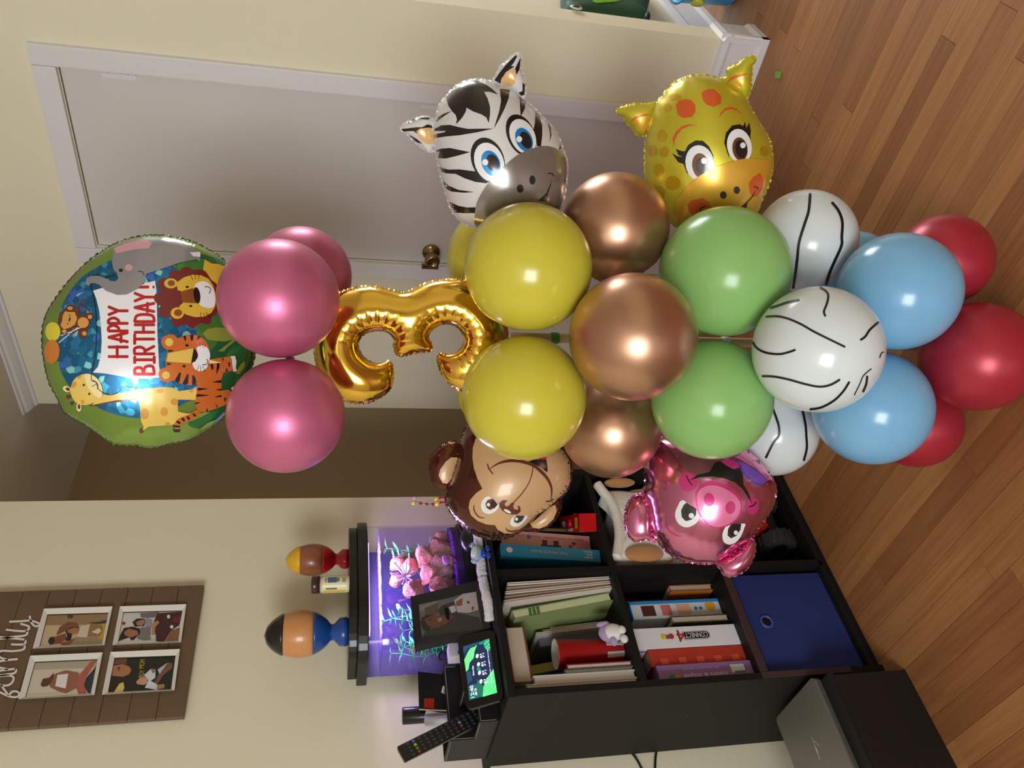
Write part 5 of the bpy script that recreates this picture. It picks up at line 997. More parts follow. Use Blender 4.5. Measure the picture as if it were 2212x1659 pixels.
V, F = lathe([(0.0118, 0), (0.0118, 0.0006), (0, 0.0006)], (0.882, 1.6058, 0.238), (0, -1, 0), 24); mk('grip_hole_shade', V, F, pc((6, 7, 14)), t)  # near-black disc paints the shade inside the ring; the fabric is uncut
box('hem', (0.7525, 1.6045, 0.268), (1.0135, 1.6058, 0.2845), bl, t)
t = empty('toy_truck', (1.19, 1.69, 0.034), 'black toy tractor with a big treaded tyre, red part and chrome cap', 'toy')
tyr = M('black_tyre', (34, 36, 36), 0.75); bkp = M('black_plastic', (12, 12, 13), 0.4)
for xx, yy, r_ in ((1.135, 1.645, 0.050), (1.135, 1.80, 0.036), (1.27, 1.645, 0.050), (1.27, 1.80, 0.036)):
    V, F = lathe([(r_*0.45, -0.018), (r_*0.9, -0.020), (r_*0.94, -0.012), (r_*0.94, 0.012), (r_*0.9, 0.020), (r_*0.45, 0.018)], (xx, yy, 0.0345+r_), (1, 0, 0), 26); w_ = mk('tyre', V, F, tyr, t)
    for k in range(14):
        a = 2*math.pi*k/14; c_, s_ = math.cos(a), math.sin(a)
        V = [(xx+dx, yy+(r_*0.93+dr)*math.cos(a+da), 0.0345+r_+(r_*0.93+dr)*math.sin(a+da)) for dx, dr, da in ((-.019, 0, -.09), (.019, 0, .12), (.019, 0, .26), (-.019, 0, .05), (-.019, r_*.07, -.07), (.019, r_*.07, .14), (.019, r_*.07, .24), (-.019, r_*.07, .03))]
        mk('tread', V, BF, tyr, w_)
    V, F = lathe([(r_*0.44, -0.019), (r_*0.3, -0.021), (0, -0.021)], (xx, yy, 0.0345+r_), (1, 0, 0), 20); mk('hub', V, F, bkp, w_)
box('chassis', (1.155, 1.62, 0.075), (1.25, 1.86, 0.105), bkp, t, bevel=0.004); box('cab', (1.16, 1.70, 0.1055), (1.245, 1.82, 0.17), bkp, t, bevel=0.008); box('bonnet', (1.172, 1.615, 0.1055), (1.232, 1.698, 0.135), pc((160, 26, 22)), t, bevel=0.006)
V, F = lathe([(0.010, 0), (0.010, 0.012), (0.006, 0.018), (0.012, 0.024), (0.012, 0.034), (0.006, 0.042), (0, 0.042)], (1.185, 1.632, 0.134), (-0.1, -0.2, 1), 16); mk('chrome_cap', V, F, M('chrome', (214, 216, 220), 0.08, 1.0), t, smooth=True)
# ------------------------------------------------------------------ aquarium on top of the bookcase
ZT = 0.914
bkg = M('black_gloss_plastic', (16, 16, 18), 0.28); bkm = M('black_matt_plastic', (20, 20, 21), 0.5)
TX, TY = 1.150, 1.825
def bow(a, d, yb): return [(TX+a*math.cos(t), TY-d*math.sin(t)) for t in np.linspace(0, math.pi, 25)]+[(TX-a, yb), (TX+a, yb)]
tk = empty('aquarium', (TX, TY, ZT), 'bow front aquarium with violet light, pink rocks and green plants on the bookcase', 'aquarium')
V, F = slab(bow(0.196, 0.087, 1.932), ZT, 0.938); mk('base_rim', V, F, bkm, tk)
V, F = slab(bow(0.205, 0.095, 1.938), 1.188, 1.214); ld = mk('lid', V, F, bkg, tk, bevel=0.003)
V, F = slab(bow(0.190, 0.083, 1.932), 1.2141, 1.236); mk('lid_step', V, F, bkg, ld, bevel=0.003)
def glassmat(key, tint, gl):
    m = bpy.data.materials.new(key); m.use_nodes = True; nt = m.node_tree; nt.nodes.remove(nt.nodes['Principled BSDF']); out = nt.nodes['Material Output']
    tr = nt.nodes.new('ShaderNodeBsdfTransparent'); tr.inputs[0].default_value = tint+(1,); g = nt.nodes.new('ShaderNodeBsdfGlossy'); g.inputs['Roughness'].default_value = 0.03
    lw = nt.nodes.new('ShaderNodeLayerWeight'); lw.inputs[0].default_value = 0.5; pw = nt.nodes.new('ShaderNodeMath'); pw.operation = 'POWER'; pw.inputs[1].default_value = 4.0
    ml = nt.nodes.new('ShaderNodeMath'); ml.operation = 'MULTIPLY_ADD'; ml.inputs[1].default_value = 0.4; ml.inputs[2].default_value = gl; mx = nt.nodes.new('ShaderNodeMixShader')
    nt.links.new(lw.outputs['Facing'], pw.inputs[0]); nt.links.new(pw.outputs[0], ml.inputs[0])
    nt.links.new(ml.outputs[0], mx.inputs[0]); nt.links.new(tr.outputs[0], mx.inputs[1]); nt.links.new(g.outputs[0], mx.inputs[2]); nt.links.new(mx.outputs[0], out.inputs[0]); return m
gm = glassmat('aquarium_glass', (0.95, 0.96, 0.98), 0.02)
B = bow(0.194, 0.085, 1.930); n = len(B)
V = [(x, y, 0.938) for x, y in B]+[(x, y, 1.188) for x, y in B]; mk('glass_pane', V, [(i, (i+1) % n, n+(i+1) % n, n+i) for i in range(n) if i not in (n-2,)], gm, tk, smooth=False)
Bi = bow(0.189, 0.080, 1.927); rr = random.Random(5)
wm = glassmat('rippled_water', (0.86, 0.80, 1.0), 0.03)
nt = wm.node_tree; nz = nt.nodes.new('ShaderNodeTexNoise'); nz.inputs['Scale'].default_value = 110; bp = nt.nodes.new('ShaderNodeBump'); bp.inputs['Strength'].default_value = 0.8; bp.inputs['Distance'].default_value = 0.01
nt.links.new(nz.outputs['Fac'], bp.inputs['Height'])
for nn in nt.nodes:
    if nn.bl_idname in ('ShaderNodeBsdfGlossy', 'ShaderNodeLayerWeight'): nt.links.new(bp.outputs['Normal'], nn.inputs['Normal'])
V, F = slab(Bi, 0.966, 1.155); mk('water', V, F, wm, tk)
ws = M('lamp_violet_water_surface', (150, 120, 236), 0.15, 0.0, spec=0.8, alpha=0.22, var=0.3, scale=90, bump=1.0, bscale=120)  # violet of the tank lamp put into the ripples' colour so they look lit
nu = 40; V = []; F = []
for i in range(nu+1):
    for j in range(13):
        x_ = TX-0.186+0.372*i/nu; lim_ = 0.078*math.sqrt(max(0, 1-((x_-TX)/0.189)**2)); y0_ = TY-lim_; V.append((x_, y0_+(1.925-y0_)*j/12, 1.1565+0.0022*math.sin(i*1.9+j*1.1)*math.cos(j*1.7-i*0.6)))
for i in range(nu):
    for j in range(12): F.append((i*13+j, (i+1)*13+j, (i+1)*13+j+1, i*13+j+1))
mk('water_surface', V, F, ws, tk, smooth=True)
mk('backdrop', [(TX-0.188, 1.9275, 0.94), (TX+0.188, 1.9275, 0.94), (TX+0.188, 1.9275, 1.187), (TX-0.188, 1.9275, 1.187)], [(0, 1, 2, 3)], M('violet_backdrop', (62, 58, 104), 0.6, var=0.4, scale=10), tk)
V, F = slab(bow(0.187, 0.079, 1.926), 0.939, 0.958); mk('gravel_bed', V, F, M('violet_gravel_base', (58, 24, 96), 0.7), tk)
parts = []
for i in range(900):
    a = rr.uniform(-1, 1); yy = rr.uniform(-1, 1); x = TX+0.183*a; lim = 0.075*math.sqrt(max(0, 1-a*a)); y = TY-lim+rr.random()**1.7*(1.92-TY+lim); r = rr.uniform(0.0028, 0.0055)
    parts.append(([(x+r*math.cos(k*2.1)*1.1, y+r*math.sin(k*2.1), 0.958+rr.uniform(0.0, 0.004)) for k in range(3)]+[(x, y, 0.958+r*1.6)], [(0, 1, 3), (1, 2, 3), (2, 0, 3)]))
V, F = join(parts); mk('gravel', V, F, M('violet_gravel', (128, 60, 190), 0.35, var=0.5, scale=240), tk, kind='stuff')
rk = M('pink_rock', (232, 140, 124), 0.7, var=0.6, scale=55, bump=1.0, bscale=90); rk2 = M('grey_rock', (150, 112, 96), 0.8, var=0.7, scale=90, bump=1.0, bscale=140)
def rock(Cc, r, mat, seed):
    q = random.Random(seed); bm = bmesh.new(); bmesh.ops.create_icosphere(bm, subdivisions=3, radius=1)
    dirs = [Vector((q.gauss(0, 1), q.gauss(0, 1), q.gauss(0, 1))).normalized() for _ in range(14)]; lim = [q.uniform(0.55, 0.85) for _ in dirs]
    for v in bm.verts:
        c = v.co.copy()
        for d_, l_ in zip(dirs, lim):
            k = c.dot(d_)
            if k > l_: c -= d_*(k-l_)
        v.co = Vector((Cc[0]+c.x*r[0]*q.uniform(.93, 1.07), Cc[1]+c.y*r[1], Cc[2]+c.z*r[2]*q.uniform(.93, 1.07)))
    bm.verts.index_update(); V = [tuple(v.co) for v in bm.verts]; F = [tuple(v.index for v in f.verts) for f in bm.faces]; bm.free(); return mk('rock', V, F, mat, tk)
for i, (x, y, z, a, b, c, m_) in enumerate(((1.20, 1.80, 0.985, .05, .04, .035, rk2), (1.255, 1.82, 0.99, .04, .05, .04, rk), (1.14, 1.82, 0.98, .05, .04, .03, rk2), (1.08, 1.83, 0.978, .045, .04, .03, rk), (1.235, 1.80, 1.035, .035, .04, .03, rk), (1.175, 1.80, 1.03, .035, .035, .03, rk), (1.215, 1.83, 1.075, .03, .03, .03, rk), (1.15, 1.83, 1.065, .03, .04, .03, rk2),
    (1.245, 1.85, 1.105, .028, .03, .024, rk), (1.19, 1.85, 1.11, .022, .03, .02, rk2), (1.30, 1.84, 0.985, .03, .05, .035, rk), (1.12, 1.78, 1.01, .03, .03, .028, rk), (1.20, 1.782, 0.98, .03, .025, .024, rk), (1.275, 1.86, 1.06, .025, .03, .045, rk2))): rock((x, y, z), (a, b, c), m_, i)
pg = M('aquarium_leaf', (90, 214, 140), 0.45, var=0.2, scale=60)
def leaf(P, d, L, w_):
    P = np.array(P); d = np.array(d)/np.linalg.norm(d); s = np.cross(d, (0, 0, 1)); s = s/(np.linalg.norm(s)+1e-6); u = np.cross(s, d)
    V = [P, P+d*L*.35+s*w_, P+d*L*.35-s*w_, P+d*L*.35+u*w_*.35, P+d*L*.75+s*w_*.7-u*w_*.2, P+d*L*.75-s*w_*.7-u*w_*.2, P+d*L-u*w_*.5]
    return [tuple(v) for v in V], [(0, 1, 3), (0, 3, 2), (1, 4, 3), (3, 5, 2), (3, 4, 6), (3, 6, 5)]
for i in range(20):
    x0 = rr.uniform(0.975, 1.11) if i < 16 else rr.uniform(1.22, 1.31); y0 = rr.uniform(1.815, 1.90); h_ = rr.uniform(0.10, 0.19)
    P = [(x0+0.012*math.sin(k*1.3+i), y0+0.01*math.cos(k+i), 0.955+h_*k/6) for k in range(7)]
    parts = [tube(P, 0.0012, 5)]
    for k in range(1, 7):
        for s_ in (-1, 1): parts.append(leaf(P[k], (s_*rr.uniform(.6, 1), rr.uniform(-.7, .4), rr.uniform(.1, .7)), rr.uniform(.020, .034), rr.uniform(.006, .010)))
    V, F = join(parts); mk('water_plant', V, F, pg, tk)
parts = [tube([(1.165+0.0, 1.79, 1.09), (1.165+0.028*math.cos(a), 1.775+0.02*math.sin(b), 1.10+0.03*math.sin(a))], 0.0022, 5) for a, b in [(2*math.pi*i/16, i*2.4) for i in range(16)]]
V, F = join(parts); mk('anemone', V, F, M('pale_anemone', (206, 180, 190), 0.5), tk)
parts = [leaf((0.968+0.01*i, 1.80+0.012*(i % 3), 1.02+0.045*(i % 3)), (0.5-(i % 2), -0.3, 0.6), 0.03, 0.008) for i in range(5)]
for i, p in enumerate(parts): mk('yellow_leaf', p[0], p[1], M('yellow_leaf', (236, 206, 120), 0.4), tk)
V, F = ellipsoid((1.19, 1.756, 0.985), (0.016, 0.006, 0.010)); fsh = mk('snail', V, F, M('violet_shell', (180, 120, 190), 0.4), tk, smooth=True)
box('light_strip', (TX-0.13, 1.80, 1.183), (TX+0.13, 1.83, 1.1875), M('violet_lamp_strip', (170, 120, 255), 0.5, emit=3.0), tk)
L_ = bpy.data.lights.new('aquarium_lamp', 'AREA'); L_.shape = 'RECTANGLE'; L_.size = 0.26; L_.size_y = 0.03; L_.energy = 2.4; L_.color = (0.80, 0.58, 1.0)
lo_ = bpy.data.objects.new('aquarium_lamp', L_); COL.objects.link(lo_); lo_.location = (TX, 1.815, 1.181); lo_.rotation_euler = (0, 0, 0)
# things on the lid: plain egg shaped toys and the food jar
def egg_toy(x, y, r, hh, body, cap, base, label, tilt=0.0):
    t = empty('egg_toy', (x, y, 1.2362), label, 'toy')
    V, F = lathe([(r*.55, 0), (r*.62, 0.004), (r*.6, hh*.10), (r*.34, hh*.17), (r*.36, hh*.22), (0, hh*.22)], (x, y, 1.2362), n=32); mk('base', V, F, base, t, smooth=True)
    pf_ = lambda u: r*math.sin(math.pi*min(1, max(0, u)))**0.5*(1.0-0.10*(u-0.35))
    us = np.linspace(0, 1, 25); z0 = 1.2362+hh*.18; H_ = hh*.80
    a = [(pf_(u), z0+H_*u-0) for u in us]
    k1 = 7; k2 = 18
    for nm, seg, m_ in (('lower_shell', a[:k1+1], base), ('body', a[k1:k2+1], body)):
        V, F = lathe([(max(p[0], 1e-4), p[1]) for p in seg], (x, y, 0), n=36); mk(nm, V, F, m_, t, smooth=True)
    V, F = lathe([(a[k2][0]*1.06, a[k2][1]-0.004)]+[(max(p[0]*1.05, 1e-4), p[1]+0.002) for p in a[k2:]], (x, y, 0), n=36); mk('cap', V, F, cap, t, smooth=True)
def plas(k, c): return M('plastic_'+k, c, 0.32, var=0.03, coat=0.2)
egg_toy(1.045, 1.845, 0.058, 0.205, plas('tan', (206, 144, 88)), plas('black', (24, 22, 22)), plas('blue', (22, 72, 150)), 'tan egg shaped plastic toy with black cap and blue base on the aquarium lid')
egg_toy(1.255, 1.835, 0.043, 0.165, plas('brown', (146, 84, 54)), plas('yellow', (226, 176, 40)), plas('red', (176, 20, 28)), 'brown egg shaped plastic toy with yellow cap and red base on the aquarium lid')
jx, jy = 1.105, 1.722
t = empty('food_jar', (jx, jy, 1.2362), 'small clear jar with pale yellow label and brown cap on the aquarium lid', 'jar')
V, F = lathe([(0, 0), (0.0195, 0), (0.0205, 0.003), (0.0205, 0.066), (0.018, 0.071), (0, 0.071)], (jx, jy, 1.2362), n=36); mk('jar_body', V, F, M('pale_jar_plastic', (206, 204, 188), 0.2, coat=0.3), t, smooth=True)
V, F = lathe([(0.0208, 0.006), (0.0208, 0.064)], (jx, jy, 1.2362), n=36); V = V; mk('label', V, F[:-2], M('pale_yellow_label', (226, 220, 176), 0.35), t, smooth=True)
V, F = lathe([(0.0212, 0.0712), (0.0212, 0.088), (0.019, 0.091), (0, 0.091)], (jx, jy, 1.2362), n=36); mk('cap', V, F, M('brown_cap', (66, 34, 34), 0.3, coat=0.3), t, smooth=True)
def onjar(a0, a1, z0, z1, rgb, nm='label_print'):
    V = []; k = 6
    for i in range(k+1):
        a = a0+(a1-a0)*i/k; V += [(jx+0.0211*math.cos(a), jy+0.0211*math.sin(a), 1.2362+z0), (jx+0.0211*math.cos(a), jy+0.0211*math.sin(a), 1.2362+z1)]
    mk(nm, V, [(2*i, 2*i+2, 2*i+3, 2*i+1) for i in range(k)], pc(rgb), t, smooth=True)
A_ = math.radians
onjar(A_(-112), A_(-72), 0.030, 0.052, (78, 96, 140)); onjar(A_(-106), A_(-78), 0.024, 0.032, (96, 130, 80)); onjar(A_(-112), A_(-76), 0.008, 0.018, (166, 158, 126)); onjar(A_(-158), A_(-148), 0.030, 0.056, (90, 86, 80)); onjar(A_(-190), A_(-165), 0.008, 0.062, (206, 190, 70)); onjar(A_(-110), A_(-80), 0.054, 0.059, (150, 146, 120))

# ------------------------------------------------------------------ in front of the aquarium
P_ = lambda *p: C(740, 1080, 4.88, p)
b0, b1 = onZ(1035, 1258, ZT+0.002), onZ(1061.7, 1361.8, ZT+0.002)
uu = b1-b0; uu /= np.linalg.norm(uu); nh = np.cross(uu, (0, 0, 1.)); nh = nh if np.dot(nh, -b0) > 0 else -nh
nn = nh*0.97+np.array((0, 0, 0.24)); nn /= np.linalg.norm(nn)
pfm = Flat((b0+b1)/2, nn)
t = empty('photo_frame', ((b0+b1)/2)*np.array((1, 1, 0))+np.array((0, 0, ZT)), 'black photo frame with a portrait of a woman leaning before the aquarium', 'picture frame')
po, pi_ = P_((720,1045),(1440,870),(1570,1375),(765,1585)), P_((800,1105),(1410,960),(1478,1385),(832,1462))
plate('frame_moulding', po, pfm, 0.014, bkm, t, hole=pi_, front=0.008)
ph = decal(pfm, pi_, 0, pc((112, 116, 110)), 'photo_print', t)
for i, (Q_, c) in enumerate(((((800,1105),(1000,1058),(1000,1130),(810,1180)), (138, 142, 134)), (((862,1140),(1010,1078),(1000,1195),(870,1220)), (96, 84, 66)), (((1000,1170),(1050,1110),(1180,1065),(1205,1190),(1440,1240),(1475,1385),(1050,1412),(840,1455),(870,1390),(1000,1330),(1090,1290)), (58, 54, 50)), (((825,1300),(830,1245),(880,1215),(960,1208),(990,1240),(940,1330),(900,1390),(850,1370)), (42, 32, 26)),
    (((860,1262),(940,1212),(1080,1220),(1092,1280),(1000,1352),(905,1330)), (112, 74, 50)), (((1080,1225),(1182,1218),(1085,1312),(1060,1320)), (118, 80, 56)), (((905,1255),(940,1245),(940,1262),(910,1272)), (58, 40, 30)), (((1000,1250),(1050,1240),(1045,1275),(1010,1285)), (176, 140, 116)), (((1175,1060),(1260,990),(1405,968),(1432,1160),(1320,1192),(1212,1182)), (206, 198, 194)), (((1195,1075),(1265,1030),(1262,1110),(1200,1122)), (150, 92, 70)), (((1118,1130),(1180,1108),(1202,1170),(1150,1195)), (212, 208, 204)), (((1310,1060),(1345,1075),(1330,1095),(1312,1085)), (70, 70, 72)), (((1360,1130),(1385,1120),(1380,1160),(1362,1165)), (150, 60, 60)))): decal(pfm, P_(*Q_), 1+0.25*i, pc(c), 'printed_shape', ph)
bk_ = (b0+b1)/2; V, F = join([([tuple(bk_+uu*s_*0.02+nn*-0.016+np.array((0, 0, 0.10))) for s_ in (-1, 1)]+[tuple(bk_+uu*s_*0.03-nh*0.065+np.array((0, 0, -0.001))) for s_ in (1, -1)]+[tuple(bk_+uu*s_*0.02+nn*-0.019+np.array((0, 0, 0.10))) for s_ in (-1, 1)]+[tuple(bk_+uu*s_*0.03-nh*0.068+np.array((0, 0, -0.001))) for s_ in (1, -1)], BF)]); mk('easel_back', V, F, bkm, t)
# smart display
D_ = lambda *p: C(960, 1360, 9.214, p)
dn = np.array((-0.04, -0.90, 0.43)); dn /= np.linalg.norm(dn); dsf = Flat((0.81, 1.607, ZT+0.008), dn)
t = empty('smart_display', (0.81, 1.63, ZT), 'black smart display showing green leaves and the time on the bookcase edge', 'display')
bz = [(990,1379),(996,1374),(1056,1361),(1064,1363),(1069,1371),(1086,1497),(1084,1507),(1078,1513),(1018,1531),(1010,1530),(1006,1524),(989,1386)]
plate('bezel', bz, dsf, 0.010, bkg, t)
V, F = join([([tuple(dsf.pt(q, 0)-dn*0.0105) for q in ((1020, 1390), (1062, 1380), (1080, 1495), (1030, 1512))]+[(0.868, 1.655, ZT+0.001), (0.868, 1.633, ZT+0.001), (0.755, 1.633, ZT+0.001), (0.755, 1.655, ZT+0.001)], BF)]); mk('speaker_base', V, F, bkm, t)
def glow(rgb, k=0.85): return M('screen_%d_%d_%d' % rgb, rgb, 0.3, var=0.02, emit=k)
scr = decal(dsf, D_((365,335),(890,178),(1050,1255),(495,1410)), 1, glow((22, 34, 62)), 'screen', t)
for i, (Q_, c) in enumerate(((((370,340),(700,240),(640,300),(470,380),(385,480)), (28, 62, 90)), (((790,210),(890,178),(915,380),(900,430),(840,400),(800,360),(780,290)), (30, 140, 96)), (((700,250),(790,220),(770,290),(720,300),(680,290)), (32, 110, 104)), (((395,600),(470,440),(520,370),(600,340),(650,298),(600,430),(585,560),(500,660),(480,790),(432,840)), (88, 214, 110)), (((440,840),(520,830),(560,1000),(470,1080)), (26, 62, 82)), (((640,760),(700,740),(740,830),(650,820)), (30, 120, 86)),
    (((655,990),(720,1040),(770,1140),(760,1340),(720,1345),(660,1220),(640,1120)), (24, 92, 74)), (((775,1140),(850,960),(975,780),(1050,1255),(760,1340)), (66, 204, 110)), (((480,1130),(600,1080),(640,1090),(650,1200),(720,1340),(495,1408)), (24, 84, 84)))): decal(dsf, D_(*Q_), 2+0.3*i, glow(c), 'leaf_image', scr)
for ln in (((430,800),(600,380)), ((410,650),(560,420)), ((790,300),(890,210)), ((820,370),(900,280)), ((840,390),(910,340)), ((770,1320),(990,880)), ((800,1320),(1010,1000)), ((860,1300),(1030,1120)), ((790,1180),(980,820))): strokes(dsf, [D_(*ln)], 0.7, 5.5, glow((150, 240, 160)), 'leaf_vein', scr, smooth=False)
ex = dsf.pt(D_((530,1300))[0], 0); wg = glow((226, 230, 240), 1.1)
def sctext(s, q0, q1, q2, nm='screen_text'):        # q0 start of the baseline, q1 end of the baseline, q2 above the start
    O, A, Bq = (dsf.pt(D_(q)[0], 7) for q in (q0, q1, q2)); r_ = A-O; u_ = Bq-O
    lettering(nm, s, O, r_/np.linalg.norm(r_), u_/np.linalg.norm(u_), np.linalg.norm(r_), np.linalg.norm(u_), wg, scr)
sctext('12:40', (600, 1345), (572, 1105), (530, 1362)); sctext('82', (655, 1300), (632, 1160), (618, 1310))
for k, (x, y) in enumerate(((652, 525), (678, 690), (697, 860), (728, 1030))):
    decal(dsf, D_(*ell(x, y, 26, 42, 12)), 6.5, wg, 'weather_icon', scr); sctext('83', (x+100, y+40), (x+88, y-45), (x+62, y+45)); sctext('71', (x+150, y+30), (x+138, y-60), (x+116, y+34))
sctext('Saturday', (605, 910), (585, 715), (563, 915)); sctext('Try asking for tonight\'s forecast', (962, 1062), (872, 395), (930, 1068))
# fluffy white cord, whale, black ball, bead toy
wf = M('white_fluff', (226, 222, 226), 0.95, sheen=0.8, bump=1.0, bscale=260)
pts = crv([(1.255, 1.612, 0.9265), (1.19, 1.600, 0.9255), (1.147, 1.596, 0.9265), (1.096, 1.602, 0.9255), (1.044, 1.606, 0.9265), (1.02, 1.604, 0.9265), (0.96, 1.590, 0.926), (0.915, 1.597, 0.9262)], 9)
V, F = tube(pts, 0.0115, 10); V = np.array(V); V += np.array([[rr.gauss(0, .0009) for _ in range(3)] for _ in V]); V[:, 2] = np.maximum(V[:, 2], ZT+0.0004)
mk('fluffy_cord', V, F, wf, smooth=True, label='white fluffy cord lying along the front edge of the bookcase top', cat='cord')
t = empty('toy_whale', (1.085, 1.588, ZT), 'small pale blue toy fish with deep blue tail on the bookcase edge', 'toy')
wb = plas('pale_blue', (150, 186, 214)); db = plas('deep_blue', (20, 66, 176))
Rw = np.array(Matrix.Rotation(math.radians(12), 3, 'Y'))
V, F = ellipsoid((1.086, 1.579, 0.9395), (0.024, 0.011, 0.0135), R=Rw); mk('body', V, F, wb, t, smooth=True)
V, F = ellipsoid((1.086, 1.571, 0.945), (0.017, 0.006, 0.008), R=Rw); mk('belly', V, F, plas('off_white', (214, 222, 222)), t, smooth=True)
V, F = ellipsoid((1.108, 1.579, 0.945), (0.009, 0.006, 0.006)); mk('fin', V, F, wb, t, smooth=True); V, F = ellipsoid((1.064, 1.579, 0.946), (0.008, 0.005, 0.009)); mk('fin', V, F, wb, t, smooth=True)
V, F = ellipsoid((1.080, 1.575, 0.9225), (0.010, 0.008, 0.0075)); mk('tail', V, F, db, t, smooth=True)
for s_ in (-1, 1):
    V, F = ellipsoid((1.080+s_*0.010, 1.566, 0.913), (0.009, 0.004, 0.006)); mk('tail_fluke', V, F, db, t, smooth=True)
t = empty('air_pump', (1.175, 1.655, ZT), 'rounded black air pump in front of the aquarium gravel', 'pump')
V, F = ellipsoid((1.178, 1.655, 0.937), (0.036, 0.027, 0.023)); mk('housing', V, F, bkg, t, smooth=True)
V, F = tube(crv([(1.20, 1.66, 0.95), (1.23, 1.665, 0.955), (1.26, 1.67, 0.93), (1.30, 1.672, 0.918)], 5), 0.003, 8); mk('hose', V, F, bkm, t, smooth=True)
t = empty('bead_toy', (1.338, 1.64, ZT), 'stringed bead toy of red sticks, yellow rings and small red beads', 'toy')
yq = 1.64
def bpt(px, py): return onY(px, py, yq)
rb = plas('red', None) if 'plastic_red' in MATS else plas('red', (176, 20, 28)); yb_ = plas('pale_yellow', (226, 206, 70)); gnb = plas('green_wire', (90, 160, 80)); pkb = plas('soft_pink', (226, 170, 200))
for a, b in (((948, 1076), (1010, 1076)), ((950, 1086), (1010, 1087))):
    V, F = tube([bpt(*a), bpt(*b)], 0.0036, 10); mk('red_stick', V, F, rb, t, smooth=True)
V, F = tube([bpt(1008, 1081), (bpt(1008, 1081)[0], yq, ZT+0.006)], 0.004, 10); mk('post', V, F, rb, t)
V, F = lathe([(0, 0), (0.016, 0), (0.014, 0.006), (0, 0.006)], (bpt(1008, 1081)[0], yq, ZT), n=20); mk('foot', V, F, rb, t)
V, F = ellipsoid(bpt(943.5, 1078), (0.0065, 0.0065, 0.0065)); mk('bead', V, F, yb_, t, smooth=True); V, F = ellipsoid(bpt(944.5, 1088), (0.0072, 0.007, 0.0068)); mk('bead', V, F, yb_, t, smooth=True)
V, F = tube(crv([bpt(940, 1088), bpt(930, 1089.5), bpt(918, 1089), bpt(905, 1085), bpt(896, 1083)], 5), 0.0016, 8); mk('green_string', V, F, gnb, t, smooth=True)
for q in ((934.5, 1089.6), (921.5, 1089.2), (908.5, 1087.5)): V, F = ellipsoid(bpt(*q), (0.0044, 0.0044, 0.0042)); mk('bead', V, F, rb, t, smooth=True)
V, F = ellipsoid(bpt(893.5, 1086), (0.0065, 0.0065, 0.006)); mk('bead', V, F, yb_, t, smooth=True); V, F = ellipsoid(bpt(895.5, 1076), (0.0045, 0.0045, 0.005)); mk('bead', V, F, pkb, t, smooth=True)

# ------------------------------------------------------------------ organiser with remote, notebook and so on
lea = M('black_leatherette', (22, 22, 23), 0.5, bump=0.2, bscale=500); sti = M('grey_stitching', (150, 146, 138), 0.7)
OX0, OX1, OY0, OY1 = 0.727, 0.905, 1.695, 1.895
t = empty('desk_organizer', ((OX0+OX1)/2, (OY0+OY1)/2, ZT), 'black stitched leather desk organizer holding remote and notebook', 'organizer')
def tray(nm, x0, x1, y0, y1, hf, hb):
    parts = [(boxv(x0, y0, ZT, x1, y1, ZT+0.004), BF), (boxv(x0, y0, ZT+0.004, x1, y0+0.005, ZT+hf), BF), (boxv(x0, y1-0.005, ZT+0.004, x1, y1, ZT+hb), BF)]
    for xa in (x0, x1-0.005):
        parts.append(([(xa, y0+0.005, ZT+0.004), (xa+0.005, y0+0.005, ZT+0.004), (xa+0.005, y1-0.005, ZT+0.004), (xa, y1-0.005, ZT+0.004), (xa, y0+0.005, ZT+hf), (xa+0.005, y0+0.005, ZT+hf), (xa+0.005, y1-0.005, ZT+hb), (xa, y1-0.005, ZT+hb)], BF))
    V, F = join(parts); o = mk(nm, V, F, lea, t)
    for (a, b) in (((x0+.003, y0-.0006, ZT+hf-.004), (x1-.003, y0-.0006, ZT+hf-.004)), ((x0+.003, y0-.0006, ZT+.006), (x0+.003, y0-.0006, ZT+hf-.004)), ((x1-.003, y0-.0006, ZT+.006), (x1-.003, y0-.0006, ZT+hf-.004)), ((x0-.0006, y0+.004, ZT+hf-.003), (x0-.0006, y1-.004, ZT+hb-.003))):
        V, F = tube([a, b], 0.0007, 4); mk('stitching', V, F, sti, o)
tray('pen_cell', OX0, OX0+0.075, OY0, OY0+0.085, 0.045, 0.045)
tray('front_cell', OX0+0.0755, OX1, OY0, OY0+0.085, 0.072, 0.072)
tray('rear_cell', OX0, OX1, OY0+0.0855, OY1, 0.10, 0.10)
NP = lambda *p: [(840+a/3.96, 1240+b/3.96) for a, b in p]
yn = 1.80
t = empty('notebook', (0.86, 1.806, ZT), 'black notebook with red and barcode stickers standing in the organizer', 'notebook')
polyY('cover', NP((248,835),(560,868),(590,1165),(258,1150)), yn, 0.002, M('black_card', (20, 21, 22), 0.4), t); 
for i in (1,): polyY('page_block', NP((256,842),(560,876),(586,1160),(262,1145)), yn+0.0022, 0.012, M('cream_pages', (216, 204, 160), 0.7, var=0.1, scale=150), t)
polyY('cover', NP((248,835),(560,868),(590,1165),(258,1150)), yn+0.0145, 0.002, MATS['black_card'], t)
bcs = polyY('barcode_sticker', NP((462,955),(545,985),(545,1060),(447,1012)), yn-0.0006, 0.0005, pc((216, 216, 212)), t)
for i in range(9): polyY('bar', NP((474+i*7.5, 985+i*4.2), (500+i*5.5, 990+i*5.2), (500+i*5.5, 993+i*5.2), (474+i*7.5, 988+i*4.2)) if False else NP((470, 985+i*6.0), (512, 998+i*6.0), (512, 1000.5+i*6.0), (470, 987.5+i*6.0)), yn-0.0010, 0.0003, pc((30, 30, 30)), bcs)
polyY('red_sticker', NP((303,1065),(388,1063),(388,1152),(300,1140)), yn-0.0006, 0.0005, pc((176, 44, 30)), t)
ry_ = 1.735
